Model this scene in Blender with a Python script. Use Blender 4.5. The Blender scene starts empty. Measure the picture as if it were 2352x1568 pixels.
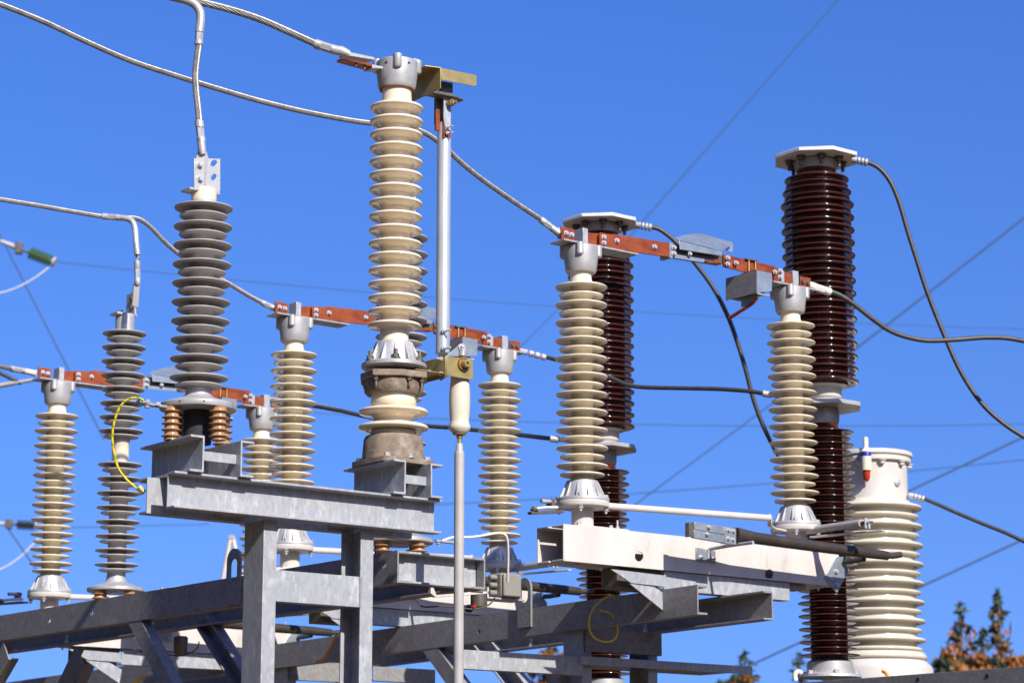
import bpy, bmesh, math, random
from mathutils import Vector, Matrix, geometry
R = math.radians
random.seed(7)
sc = bpy.context.scene
COL = sc.collection
V3 = Vector

# ------------------------------------------------------------------ camera
FPX, CX, CY, PITCH, EYE = 5400.0, 1176.0, 784.0, R(12.0), 1.6   # the photograph measured on a 2352 x 1568 grid
cam_d = bpy.data.cameras.new('camera'); cam = bpy.data.objects.new('camera', cam_d); COL.objects.link(cam)
cam.location = (0, 0, EYE); cam.rotation_euler = (R(90) + PITCH, 0, 0)
cam_d.sensor_width = 36.0; cam_d.lens = FPX / 2352.0 * 36.0
cam_d.clip_end = 5000.0; cam_d.clip_start = 0.1
cam_d.dof.use_dof = True; cam_d.dof.focus_distance = 10.2; cam_d.dof.aperture_fstop = 4.5
sc.camera = cam
# ------------------------------------------------------------------ sky and sun
SUN_B, SUN_E = R(149), R(35)
w = bpy.data.worlds.new('World'); sc.world = w; w.use_nodes = True
nt = w.node_tree; nt.nodes.clear()
sky = nt.nodes.new('ShaderNodeTexSky'); sky.sky_type = 'NISHITA'; sky.sun_disc = False
sky.sun_elevation = SUN_E; sky.sun_rotation = SUN_B
sky.air_density = 1.0; sky.dust_density = 0.4; sky.ozone_density = 1.0; sky.altitude = 0
hs = nt.nodes.new('ShaderNodeHueSaturation'); hs.inputs['Saturation'].default_value = 1.44
hs.inputs['Hue'].default_value = 0.524; hs.inputs['Value'].default_value = 1.0
bg = nt.nodes.new('ShaderNodeBackground'); bg.inputs['Strength'].default_value = 0.15
wo = nt.nodes.new('ShaderNodeOutputWorld')
stc = nt.nodes.new('ShaderNodeTexCoord'); smp = nt.nodes.new('ShaderNodeMapping'); svm = nt.nodes.new('ShaderNodeVectorMath'); svm.operation = 'NORMALIZE'
smp.inputs['Scale'].default_value = (1, 1, 0.6); smp.inputs['Location'].default_value = (0, 0, 0.24)   # clear mountain air: little paling towards the horizon
nt.links.new(stc.outputs['Generated'], smp.inputs[0]); nt.links.new(smp.outputs[0], svm.inputs[0]); nt.links.new(svm.outputs[0], sky.inputs[0])
nt.links.new(sky.outputs[0], hs.inputs['Color']); nt.links.new(hs.outputs[0], bg.inputs[0]); nt.links.new(bg.outputs[0], wo.inputs[0])
sd = bpy.data.lights.new('sun', 'SUN'); sd.energy = 5.0; sd.angle = R(0.5); sd.color = (1.0, 0.95, 0.87)
sun = bpy.data.objects.new('sun', sd); COL.objects.link(sun)
sdir = V3((math.sin(SUN_B) * math.cos(SUN_E), math.cos(SUN_B) * math.cos(SUN_E), math.sin(SUN_E)))
sun.rotation_euler = (-sdir).to_track_quat('-Z', 'Y').to_euler(); sun.location = sdir * 30
sc.view_settings.view_transform = 'Standard'; sc.view_settings.look = 'None'
sc.view_settings.exposure = 0.42; sc.view_settings.gamma = 1.0
sc.cycles.max_bounces = 6

# ------------------------------------------------------------------ geometry of the yard
cp, sp = math.cos(PITCH), math.sin(PITCH)
EYEV = V3((0, 0, EYE)); Z = V3((0, 0, 1))
BU = R(51.8)
U = V3((math.sin(BU), math.cos(BU), 0)); V = V3((-math.cos(BU), math.sin(BU), 0))
def ray(px, py):
    x = (px - CX) / FPX; y = (CY - py) / FPX
    return V3((x, cp - y * sp, sp + y * cp))
def P(px, py, Y):
    d = ray(px, py); return EYEV + d * (Y / d.y)
def atz(px, py, z):
    d = ray(px, py); return EYEV + d * ((z - EYE) / d.z)
def camc(p):
    q = p - EYEV; return V3((q.x, q.z * cp - q.y * sp, q.y * cp + q.z * sp))
def camd(d): return V3((d.x, d.z * cp - d.y * sp, d.y * cp + d.z * sp))
def proj(p):
    c = camc(p); return (CX + FPX * c.x / c.z, CY - FPX * c.y / c.z)
def lx(p, d, px):
    c = camc(p); e = camd(d); k = px - CX
    return (k * c.z - FPX * c.x) / (FPX * e.x - k * e.z)
def ly(p, d, py):
    c = camc(p); e = camd(d); k = CY - py
    return (k * c.z - FPX * c.y) / (FPX * e.y - k * e.z)
def onplane(px, py, p0, n):
    d = ray(px, py); return EYEV + d * ((p0 - EYEV).dot(n) / d.dot(n))
def m_per_px(p): return camc(p).z / FPX
def loc(o, u, v, z): return o + U * u + V * v + Z * z

# ------------------------------------------------------------------ materials
def mat(name, c1, c2=None, rough=0.5, metal=0.0, scale=8.0, lo=0.35, hi=0.65, bump=0.0, bscale=60.0, detail=6.0, coat=0.0, rvar=0.0, kind='noise', spots=None, spec=None, stretch=None):
    m = bpy.data.materials.new(name); m.use_nodes = True
    n = m.node_tree; b = n.nodes['Principled BSDF']
    b.inputs['Roughness'].default_value = rough; b.inputs['Metallic'].default_value = metal
    b.inputs['Coat Weight'].default_value = coat; b.inputs['Coat Roughness'].default_value = 0.05
    if spec is not None: b.inputs['Specular IOR Level'].default_value = spec
    tc = n.nodes.new('ShaderNodeTexCoord'); src = tc.outputs['Object']
    if stretch:
        mp = n.nodes.new('ShaderNodeMapping'); mp.inputs['Scale'].default_value = stretch
        n.links.new(src, mp.inputs[0]); src = mp.outputs[0]
    col = None
    if c2 is not None:
        if kind == 'voronoi':
            t = n.nodes.new('ShaderNodeTexVoronoi'); t.inputs['Scale'].default_value = scale; out = t.outputs['Color']
            nz = n.nodes.new('ShaderNodeTexNoise'); nz.inputs['Scale'].default_value = scale * 0.25; nz.inputs['Detail'].default_value = 5
            n.links.new(src, nz.inputs['Vector'])
            mx0 = n.nodes.new('ShaderNodeMix'); mx0.data_type = 'FLOAT'; mx0.inputs[0].default_value = 0.6
            sep = n.nodes.new('ShaderNodeSeparateColor'); n.links.new(out, sep.inputs[0])
            n.links.new(sep.outputs[0], mx0.inputs[2]); n.links.new(nz.outputs['Fac'], mx0.inputs[3]); out = mx0.outputs[0]
        else:
            t = n.nodes.new('ShaderNodeTexNoise'); t.inputs['Scale'].default_value = scale; t.inputs['Detail'].default_value = detail; t.inputs['Roughness'].default_value = 0.62
            out = t.outputs['Fac']
        n.links.new(src, t.inputs['Vector'])
        rp = n.nodes.new('ShaderNodeMapRange'); rp.inputs['From Min'].default_value = lo; rp.inputs['From Max'].default_value = hi
        n.links.new(out, rp.inputs['Value'])
        mx = n.nodes.new('ShaderNodeMix'); mx.data_type = 'RGBA'
        mx.inputs[6].default_value = (*c1, 1); mx.inputs[7].default_value = (*c2, 1)
        n.links.new(rp.outputs[0], mx.inputs[0]); col = mx.outputs[2]
        if rvar:
            ra = n.nodes.new('ShaderNodeMapRange'); ra.inputs['To Min'].default_value = rough - rvar; ra.inputs['To Max'].default_value = rough + rvar
            n.links.new(rp.outputs[0], ra.inputs['Value']); n.links.new(ra.outputs[0], b.inputs['Roughness'])
    if spots:
        sc_, slo, shi, scol = spots
        t2 = n.nodes.new('ShaderNodeTexNoise'); t2.inputs['Scale'].default_value = sc_; t2.inputs['Detail'].default_value = 8; t2.inputs['Roughness'].default_value = 0.7
        n.links.new(src, t2.inputs['Vector'])
        r2 = n.nodes.new('ShaderNodeMapRange'); r2.inputs['From Min'].default_value = slo; r2.inputs['From Max'].default_value = shi
        n.links.new(t2.outputs['Fac'], r2.inputs['Value'])
        m2 = n.nodes.new('ShaderNodeMix'); m2.data_type = 'RGBA'
        if col: n.links.new(col, m2.inputs[6])
        else: m2.inputs[6].default_value = (*c1, 1)
        m2.inputs[7].default_value = (*scol, 1); n.links.new(r2.outputs[0], m2.inputs[0]); col = m2.outputs[2]
    if col: n.links.new(col, b.inputs['Base Color'])
    else: b.inputs['Base Color'].default_value = (*c1, 1)
    if bump:
        t3 = n.nodes.new('ShaderNodeTexNoise'); t3.inputs['Scale'].default_value = bscale; t3.inputs['Detail'].default_value = 5
        n.links.new(src, t3.inputs['Vector'])
        bp = n.nodes.new('ShaderNodeBump'); bp.inputs['Strength'].default_value = bump; bp.inputs['Distance'].default_value = 0.004
        n.links.new(t3.outputs['Fac'], bp.inputs['Height']); n.links.new(bp.outputs[0], b.inputs['Normal'])
    return m
M = {}
M['cream'] = mat('cream_porcelain', (0.78, 0.69, 0.535), (0.7, 0.59, 0.42), rough=0.12, scale=9, coat=0.4, spots=(26, 0.64, 0.8, (0.25, 0.16, 0.09)))
M['pale'] = mat('pale_porcelain', (0.74, 0.665, 0.52), (0.65, 0.565, 0.41), rough=0.15, scale=9, coat=0.3, spots=(22, 0.66, 0.82, (0.3, 0.22, 0.13)))
M['white_porcelain'] = mat('white_porcelain', (0.62, 0.575, 0.47), (0.55, 0.5, 0.4), rough=0.2, scale=4, spots=(9, 0.62, 0.82, (0.34, 0.28, 0.2)))
M['grey_rubber'] = mat('grey_silicone_rubber', (0.44, 0.42, 0.395), (0.36, 0.34, 0.32), rough=0.45, scale=10, spots=(60, 0.7, 0.8, (0.15, 0.14, 0.13)))
M['brown'] = mat('brown_porcelain', (0.075, 0.018, 0.006), (0.045, 0.011, 0.004), rough=0.1, scale=8, coat=0.3, spec=0.5)
M['tan'] = mat('tan_porcelain', (0.42, 0.24, 0.12), (0.34, 0.185, 0.09), rough=0.16, scale=12)
M['alu'] = mat('cast_aluminium', (0.55, 0.54, 0.535), (0.36, 0.355, 0.35), rough=0.42, metal=0.35, scale=12, bump=0.2, bscale=160, rvar=0.1, spots=(24, 0.6, 0.76, (0.18, 0.16, 0.14)))
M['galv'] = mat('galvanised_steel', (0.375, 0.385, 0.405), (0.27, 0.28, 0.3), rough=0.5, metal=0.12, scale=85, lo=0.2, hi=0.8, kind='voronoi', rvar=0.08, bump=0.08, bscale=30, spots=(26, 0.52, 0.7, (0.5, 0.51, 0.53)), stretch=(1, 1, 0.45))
M['galv_dull'] = mat('dull_galvanised_steel', (0.27, 0.265, 0.262), (0.18, 0.177, 0.176), rough=0.6, metal=0.1, scale=60, lo=0.2, hi=0.8, kind='voronoi', rvar=0.06, bump=0.08, bscale=30, spots=(7, 0.56, 0.8, (0.34, 0.335, 0.33)))  # duller steel; its dark tone also deepens the long beams' shaded sides
M['sheet'] = mat('zinc_sheet', (0.42, 0.47, 0.51), (0.3, 0.345, 0.385), rough=0.38, metal=0.6, scale=16, spots=(20, 0.6, 0.8, (0.5, 0.53, 0.56)))
M['paint'] = mat('white_painted_steel', (0.6, 0.56, 0.52), (0.52, 0.48, 0.44), rough=0.42, scale=5, spots=(10, 0.58, 0.82, (0.36, 0.3, 0.24)), stretch=(1, 1, 0.4))
M['copper'] = mat('oxidised_copper', (0.36, 0.082, 0.022), (0.21, 0.04, 0.013), rough=0.4, metal=0.3, scale=10, spots=(14, 0.58, 0.78, (0.09, 0.02, 0.01)), stretch=(1, 1, 2.5))
M['olive'] = mat('yellow_passivated_steel', (0.46, 0.36, 0.15), (0.33, 0.25, 0.1), rough=0.42, metal=0.55, scale=14, spots=(24, 0.62, 0.8, (0.45, 0.2, 0.04)))
M['bronze'] = mat('rusty_bronze', (0.36, 0.2, 0.06), (0.2, 0.1, 0.03), rough=0.5, metal=0.5, scale=40)
M['iron'] = mat('weathered_cast_iron', (0.29, 0.22, 0.15), (0.14, 0.105, 0.075), rough=0.8, scale=18, bump=0.5, bscale=90, spots=(11, 0.55, 0.72, (0.33, 0.3, 0.26)))
M['rust'] = mat('rust', (0.3, 0.1, 0.03), (0.14, 0.05, 0.02), rough=0.85, scale=60)
M['strand'] = mat('aluminium_strand', (0.33, 0.31, 0.285), (0.2, 0.185, 0.17), rough=0.42, metal=0.5, scale=30, spots=(40, 0.6, 0.78, (0.12, 0.09, 0.06)))
M['strand_dark'] = mat('weathered_strand', (0.075, 0.068, 0.064), (0.05, 0.045, 0.042), rough=0.5, metal=0.2, scale=30)
M['bolt'] = mat('zinc_bolt', (0.72, 0.72, 0.72), (0.5, 0.5, 0.5), rough=0.32, metal=0.5, scale=80)
M['dark_bolt'] = mat('dark_bolt', (0.12, 0.11, 0.1), (0.2, 0.17, 0.13), rough=0.5, metal=0.6, scale=80)
M['black'] = mat('black_painted_tube', (0.03, 0.024, 0.021), (0.05, 0.037, 0.03), rough=0.5, scale=14)
M['dark'] = mat('painted_dark', (0.02, 0.02, 0.02), rough=0.8)  # near-black; the hole discs use it as painted shade
M['tube'] = mat('bare_aluminium_tube', (0.7, 0.74, 0.78), (0.52, 0.57, 0.62), rough=0.33, metal=0.55, scale=7, spots=(18, 0.6, 0.8, (0.35, 0.4, 0.45)), stretch=(3, 3, 0.6))
M['conduit'] = mat('grey_painted_tube', (0.4, 0.375, 0.37), (0.33, 0.31, 0.3), rough=0.4, scale=6)
M['box'] = mat('grey_plastic_box', (0.25, 0.24, 0.2), (0.21, 0.2, 0.17), rough=0.5, scale=8)
M['yellow'] = mat('yellow_insulation', (0.8, 0.6, 0.02), rough=0.4)
M['orange'] = mat('orange_insulation', (0.75, 0.33, 0.02), rough=0.4)
M['red'] = mat('red_plastic', (0.42, 0.035, 0.01), rough=0.25)
M['blue'] = mat('blue_plastic', (0.01, 0.03, 0.35), rough=0.3)
M['bright'] = mat('bright_aluminium_plate', (0.74, 0.73, 0.72), (0.6, 0.59, 0.58), rough=0.4, metal=0.1, scale=9, spots=(20, 0.62, 0.8, (0.4, 0.38, 0.36)))
M['cap_grey'] = mat('grey_cast_cap', (0.5, 0.46, 0.42), (0.42, 0.385, 0.35), rough=0.5, scale=8, spots=(16, 0.6, 0.8, (0.3, 0.27, 0.24)))
M['white_wire'] = mat('white_sheath', (0.72, 0.66, 0.58), rough=0.45)
M['glass'] = mat('green_glass', (0.05, 0.16, 0.08), (0.1, 0.12, 0.03), rough=0.08, scale=20)
M['blackish'] = mat('dark_glaze', (0.03, 0.03, 0.02), (0.05, 0.045, 0.03), rough=0.15, scale=20)
M['wire'] = mat('line_wire', (0.06, 0.1, 0.2), rough=0.9, spec=0.1)
M['needles'] = mat('spruce_needles', (0.02, 0.035, 0.014), (0.04, 0.055, 0.02), rough=0.7, scale=1.2)
M['cones'] = mat('orange_cones', (0.36, 0.12, 0.025), (0.25, 0.075, 0.02), rough=0.7, scale=2)
M['autumn'] = mat('autumn_leaves', (0.34, 0.105, 0.014), (0.24, 0.12, 0.02), rough=0.7, scale=1.5)
M['bark'] = mat('bark', (0.1, 0.075, 0.055), (0.06, 0.045, 0.035), rough=0.9, scale=6)
M['gravel'] = mat('gravel', (0.14, 0.088, 0.046), (0.1, 0.063, 0.033), rough=0.95, scale=30, bump=0.6, bscale=60)
M['hill'] = mat('forested_hill', (0.03, 0.045, 0.035), (0.06, 0.065, 0.04), rough=0.95, scale=0.05)
# green-yellow earth sheath: a real striped insulation
def stripe():
    m = bpy.data.materials.new('green_yellow_sheath'); m.use_nodes = True; n = m.node_tree; b = n.nodes['Principled BSDF']
    uv = n.nodes.new('ShaderNodeTexCoord'); wv = n.nodes.new('ShaderNodeTexWave'); wv.inputs['Scale'].default_value = 22.0
    wv.bands_direction = 'DIAGONAL'; n.links.new(uv.outputs['Object'], wv.inputs[0])
    r = n.nodes.new('ShaderNodeMapRange'); r.inputs['From Min'].default_value = 0.78; r.inputs['From Max'].default_value = 0.86; n.links.new(wv.outputs['Fac'], r.inputs[0])
    mx = n.nodes.new('ShaderNodeMix'); mx.data_type = 'RGBA'; mx.inputs[6].default_value = (0.75, 0.5, 0.01, 1); mx.inputs[7].default_value = (0.06, 0.3, 0.03, 1)
    n.links.new(r.outputs[0], mx.inputs[0]); n.links.new(mx.outputs[2], b.inputs['Base Color']); b.inputs['Roughness'].default_value = 0.4
    return m
M['stripe'] = stripe()

# ------------------------------------------------------------------ mesh builder
class MB:
    def __init__(s): s.v = []; s.f = []; s.cuts = []
    def cut(s):                                   # the next piece becomes an object of its own
        s.cuts.append((len(s.v), len(s.f))); return s
    def add(s, vs, fs):
        k = len(s.v); s.v += [V3(q) for q in vs]; s.f += [tuple(k + i for i in f) for f in fs]; return s
    def box(s, c, a, b, d):                       # centre and three half vectors
        vs = [c + a * i + b * j + d * k for i in (-1, 1) for j in (-1, 1) for k in (-1, 1)]
        return s.add(vs, [(0, 1, 3, 2), (4, 6, 7, 5), (0, 4, 5, 1), (2, 3, 7, 6), (0, 2, 6, 4), (1, 5, 7, 3)])
    def lbox(s, o, u0, u1, v0, v1, z0, z1):
        return s.box(loc(o, (u0 + u1) / 2, (v0 + v1) / 2, (z0 + z1) / 2), U * ((u1 - u0) / 2), V * ((v1 - v0) / 2), Z * ((z1 - z0) / 2))
    def prism(s, pts, d):                         # planar outline pushed along d
        n = len(pts); q = [V3(p) for p in pts]
        return s.add(q + [p + d for p in q], [tuple(range(n)), tuple(range(2 * n - 1, n - 1, -1))] + [(i, (i + 1) % n, n + (i + 1) % n, n + i) for i in range(n)])
    def ext(s, prof, o, ea, eb, d): return s.prism([o + ea * a + eb * b for a, b in prof], d)
    def plate(s, outer, holes, o, ea, eb, d):     # outline with holes, thickness d
        loops = [[V3((a, b, 0)) for a, b in outer]] + [[V3((a, b, 0)) for a, b in h] for h in holes]
        flat = [p for l in loops for p in l]; tri = geometry.tessellate_polygon(loops); n = len(flat)
        W = [o + ea * p.x + eb * p.y for p in flat]
        fs = [tuple(t) for t in tri] + [tuple(n + i for i in reversed(t)) for t in tri]
        k = 0
        for l in loops:
            m = len(l); fs += [(k + i, k + (i + 1) % m, n + k + (i + 1) % m, n + k + i) for i in range(m)]; k += m
        return s.add(W + [p + d for p in W], fs)
    def lathe(s, o, prof, n=48, ax=Z, closed=False):   # profile (r, h) along the axis
        ax = ax.normalized(); e1 = ax.orthogonal().normalized() if abs(ax.z) < 0.99 else V3((1, 0, 0)); e2 = ax.cross(e1)
        vs, fs = [], []; idx = []
        for r, h in prof:
            if r <= 1e-6: idx.append([len(vs)]); vs.append(o + ax * h)
            else:
                idx.append(list(range(len(vs), len(vs) + n)))
                vs += [o + ax * h + (e1 * math.cos(2 * math.pi * i / n) + e2 * math.sin(2 * math.pi * i / n)) * r for i in range(n)]
        for a, b in zip(idx, idx[1:]):
            for i in range(n):
                j = (i + 1) % n
                if len(a) == 1 and len(b) == 1: break
                if len(a) == 1: fs.append((a[0], b[i], b[j]))
                elif len(b) == 1: fs.append((a[i], b[0], a[j]))
                else: fs.append((a[i], b[i], b[j], a[j]))
        if len(idx[0]) > 1: fs.append(tuple(idx[0]))
        if len(idx[-1]) > 1: fs.append(tuple(idx[-1]))
        return s.add(vs, fs)
    def rod(s, a, b, r, n=16, r2=None):
        d = b - a; return s.lathe(a, [(r, 0), (r2 if r2 else r, d.length)], n, d)
    def bolt(s, p, ax, r, head=None, stud=0.0):
        head = head or r * 1.1; ax = ax.normalized(); s.cut()
        s.lathe(p, [(r * 1.35, 0), (r * 1.35, r * 0.25)], 16, ax)
        s.lathe(p + ax * r * 0.25, [(r, 0), (r, head * 0.85), (r * 0.82, head)], 6, ax)
        if stud: s.lathe(p + ax * (r * 0.25 + head), [(r * 0.52, 0), (r * 0.52, stud)], 10, ax)
        return s
    def tube(s, pts, r, n=14, strands=0, twist=0.0, caps=True):
        rs = r if isinstance(r, list) else [r] * len(pts)
        t0 = (pts[1] - pts[0]).normalized(); e = t0.orthogonal().normalized(); vs = []; m = len(pts); ln = 0.0
        if strands: n = strands * 4
        for i, p in enumerate(pts):
            t = (pts[min(i + 1, m - 1)] - pts[max(i - 1, 0)]).normalized()
            e = (e - t * e.dot(t)).normalized(); b = t.cross(e)
            if i: ln += (p - pts[i - 1]).length
            for k in range(n):
                a = 2 * math.pi * k / n
                rr = rs[i] * (1.0 if not strands else 0.86 + 0.17 * abs(math.sin((a - 0) * strands / 2)))
                aa = a + ln * twist
                vs.append(p + (e * math.cos(aa) + b * math.sin(aa)) * rr)
        fs = [(i * n + k, i * n + (k + 1) % n, (i + 1) * n + (k + 1) % n, (i + 1) * n + k) for i in range(m - 1) for k in range(n)]
        if caps: fs += [tuple(range(n - 1, -1, -1)), tuple((m - 1) * n + k for k in range(n))]
        return s.add(vs, fs)
    def build(s, name, m, parent=None, bevel=0.0, smooth=True, angle=38):
        if s.cuts:
            cs = s.cuts + [(len(s.v), len(s.f))]; obs = []
            if cs[0][0] > 0: cs = [(0, 0)] + cs
            for (a, fa), (c, fc) in zip(cs, cs[1:]):
                q = MB(); q.v = s.v[a:c]; q.f = [tuple(i - a for i in f) for f in s.f[fa:fc]]
                if q.f: obs.append(q.build(name, m, parent, bevel, smooth, angle))
            return obs[0]
        o_loc = parent_world(parent) if parent else V3((0, 0, 0))
        me = bpy.data.meshes.new(name)
        me.from_pydata([tuple(p - o_loc) for p in s.v], [], s.f)
        bm = bmesh.new(); bm.from_mesh(me); bmesh.ops.recalc_face_normals(bm, faces=bm.faces); bm.to_mesh(me); bm.free()
        me.materials.append(M[m])
        if smooth:
            me.polygons.foreach_set('use_smooth', [True] * len(me.polygons)); me.set_sharp_from_angle(angle=R(angle))
        ob = bpy.data.objects.new(name, me); COL.objects.link(ob)
        if parent: ob.parent = parent
        if bevel:
            bv = ob.modifiers.new('bevel', 'BEVEL'); bv.width = bevel; bv.segments = 2; bv.limit_method = 'ANGLE'; bv.angle_limit = R(45)
        return ob
WORLD = {}
def parent_world(o):
    p = V3(o.location)
    while o.parent: o = o.parent; p += V3(o.location)
    return p
def thing(name, label, cat, at, group=None):
    o = bpy.data.objects.new(name, None); o.empty_display_size = 0.1; COL.objects.link(o); o.location = at
    o['label'] = label; o['category'] = cat
    if group: o['group'] = group
    return o
def tag(o, label, cat, group=None):
    o['label'] = label; o['category'] = cat
    if group: o['group'] = group
    return o
def kids(o): return [c for c in bpy.data.objects if c.parent == o]
def copy_tree(o, parent=None):
    c = o.copy(); COL.objects.link(c)
    if parent: c.parent = parent
    for ch in kids_cache(o): copy_tree(ch, c)
    return c
def kids_cache(o): return list(o.children)
def dup(o, off, label, group=None):
    c = copy_tree(o); c.location = V3(o.location) + off; c['label'] = label
    if group: c['group'] = group
    return c
def smooth_path(pts, step=0.02):                  # centripetal-like Catmull-Rom through world points
    q = [pts[0] * 2 - pts[1]] + pts + [pts[-1] * 2 - pts[-2]]; out = []
    for i in range(1, len(q) - 2):
        a, b, c, d = q[i - 1], q[i], q[i + 1], q[i + 2]; n = max(2, int((c - b).length / step))
        for k in range(n):
            t = k / n
            out.append(0.5 * ((2 * b) + (c - a) * t + (2 * a - 5 * b + 4 * c - d) * t * t + (3 * b - a - 3 * c + d) * t ** 3))
    out.append(pts[-1]); return out
def path(pxs, y0, y1, step=0.02):
    n = len(pxs); L = [0.0]
    for a, b in zip(pxs, pxs[1:]): L.append(L[-1] + math.hypot(b[0] - a[0], b[1] - a[1]))
    return smooth_path([P(a, b, y0 + (y1 - y0) * l / L[-1]) for (a, b), l in zip(pxs, L)], step)
def cprof(h, fl, tw, tf): return [(0, 0), (fl, 0), (fl, tf), (tw, tf), (tw, h - tf), (fl, h - tf), (fl, h), (0, h)]
def shed(rc, rt, z, top, bot, lip):
    d = rt - rc
    return [(rc, z + top), (rc + 0.1 * d, z + top * 0.72), (rc + 0.32 * d, z + top * 0.4 + lip * 0.5), (rt - lip * 1.3, z + lip), (rt - lip * 0.35, z + lip * 0.72), (rt, z),
            (rt - lip * 0.35, z - lip * 0.75), (rt - lip * 1.3, z - lip), (rc + 0.42 * d, z - lip - bot * 0.12), (rc + 0.16 * d, z - bot * 0.5), (rc + 0.04 * d, z - bot * 0.8), (rc, z - bot)]
class Col:                                        # a vertical axis through a picture point; heights and radii read off the picture
    def __init__(s, px, py, Y): s.p = P(px, py, Y); s.o = V3((s.p.x, s.p.y, 0))
    def z(s, py): return s.p.z + ly(s.p, Z, py)
    def r(s, rpx, py): return rpx * m_per_px(V3((s.p.x, s.p.y, s.z(py))))
    def pr(s, lst): return [(s.r(r, y), s.z(y)) for r, y in lst]
def ring_ribs(b, o, r0, z0, r1, z1, n, wd, depth, rot=0.0):   # tapered ribs round a cone, r0 at z0 (low) to r1 at z1
    for k in range(n):
        a = rot + 2 * math.pi * k / n; e = V3((math.cos(a), math.sin(a), 0)); t = V3((-e.y, e.x, 0)) * wd / 2
        pts = [o + e * (r0 - 0.004) + Z * z0, o + e * (r0 + depth) + Z * z0, o + e * (r1 + 0.002) + Z * z1, o + e * (r1 - 0.004) + Z * z1]
        b.prism([p - t for p in pts], t * 2)

# ================================================================== THE SETTING
g = MB(); g.add([(-1500, -300, 0), (1500, -300, 0), (1500, 2500, 0), (-1500, 2500, 0)], [(0, 1, 2, 3)])
gr = g.build('ground', 'gravel'); gr['kind'] = 'structure'
hb = MB(); N = 60; hv = []
for j in range(6):
    for i in range(N + 1):
        x = 120 + 12.0 * i; y = 640 + 60 * j; f = math.sin(math.pi * j / 5.0)
        hgt = f * 49 * (0.5 + 0.5 * math.tanh((x - 250) / 35.0)) * (1 + 0.08 * math.sin(i * 0.9) + 0.05 * math.sin(i * 2.3 + j)) + (-1 if j in (0, 5) else 0)
        hv.append((x - 110, y, hgt))
hb.add(hv, [(j * (N + 1) + i, j * (N + 1) + i + 1, (j + 1) * (N + 1) + i + 1, (j + 1) * (N + 1) + i) for j in range(5) for i in range(N)])
hill = hb.build('hill', 'hill'); hill['kind'] = 'structure'
# dark conifers added out of view to block sky light and deepen shaded faces
rnd = random.Random(5); fb = MB()
for k in range(460):
    bear = R(rnd.uniform(24, 336)); dist = rnd.uniform(22, 40)
    hgt = rnd.uniform(10, 15.5) * (0.82 if 2.2 < bear < 3.1 else 1.0) * (0.72 + 0.28 * (dist - 24) / 16) * (1.55 if 3.25 < bear < 5.7 else 1.0)
    c = V3((math.sin(bear) * dist, 8 + math.cos(bear) * dist, 0))
    if abs(math.atan2(c.x, c.y)) < R(17) and c.y > 0: continue
    fb.lathe(c, [(0.2, 0), (0.12, hgt * 0.5), (0.02, hgt)], 6)
    nl = 9
    for j in range(nl):
        zt = hgt * (1 - 0.86 * j / nl); zb = zt - hgt * 0.2; rad = 0.35 + 2.0 * (j + 1) / nl
        ring = [c + V3((math.cos(2 * math.pi * i / 11 + j) * rad * rnd.uniform(0.65, 1.15), math.sin(2 * math.pi * i / 11 + j) * rad * rnd.uniform(0.65, 1.15), zb + rnd.uniform(-0.3, 0.3))) for i in range(11)]
        fb.add([c + Z * zt] + ring, [(0, i + 1, (i + 1) % 11 + 1) for i in range(11)])
fo = fb.build('sky_blocker_trees', 'needles', None, 0, False); fo['kind'] = 'stuff'

# ================================================================== FOREGROUND SUPPORT FRAME
W0 = P(381, 1168.3, 8.8)                               # lower left corner of the front channel's web
hb_ = ly(W0, Z, 1084.5)                                # beam height
Lb = lx(W0, U, 994.7)                                  # beam length
gapv = lx(W0, V, 336.4)                                # distance between the two webs
def fg(u, v, z): return loc(W0, u, v, z)
def fpx(v, px): return lx(W0 + V * v, U, px)            # u of a picture column on the plane v
frame = thing('steel_portal', 'galvanised steel portal frame with two uprights under the nearest insulators', 'support frame', V3((fg(Lb / 2, 0.07, 0).x, fg(Lb / 2, 0.07, 0).y, 0)))
pf = cprof(hb_, 0.060, 0.007, 0.009)
MB().ext(pf, fg(0, 0, 0), -V, Z, U * Lb).build('front_beam', 'galv', frame, 0.0015)
MB().ext(pf, fg(0, gapv, 0), V, Z, U * Lb).build('rear_beam', 'galv', frame, 0.0015)
b = MB().cut(); b.lbox(W0, 0.30, 0.42, 0.003, gapv - 0.003, 0.012, 0.03)
b.cut(); b.lbox(W0, Lb - 0.42, Lb - 0.30, 0.003, gapv - 0.003, 0.012, 0.03); b.build('spacer', 'galv_dull', frame, 0.001)
PW = 0.142
def post_u(px, v=0.004): return fpx(v, px)
uL = post_u(606.9); uR = post_u(858.4)
zg = -W0.z
def vpost(uw, udir, name='post'):
    prof = cprof(PW, 0.061, 0.008, 0.009)
    return MB().ext(prof, loc(W0, uw, 0.004, zg), U * udir, V, Z * (-zg - 0.002)).build(name, 'galv', frame, 0.0015)
vpost(uL, 1); vpost(uR, -1)
for uw in (uL, uR):
    s_ = 1 if uw == uL else -1
    MB().lbox(W0, uw - 0.09 + 0.03 * s_, uw + 0.09 + 0.03 * s_, -0.04, 0.19, zg + 0.001, zg + 0.02).build('base_plate', 'galv_dull', frame, 0.001)
q0 = fg(uL + 0.064, 0.008, 0); q1u = uR - 0.064
zt_, zb_ = ly(fg(uL + 0.064, 0.008, 0), Z, 1308), ly(fg(uL + 0.064, 0.008, 0), Z, 1380)
b = MB(); b.ext(cprof(zt_ - zb_, 0.055, 0.007, 0.008), loc(W0, uL + 0.058, 0.008, zb_), V, Z, U * (uR - uL - 0.116)); b.build('crosspiece', 'galv', frame, 0.0015)
b = MB()                                                # weld bead at the crosspiece's right end
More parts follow.
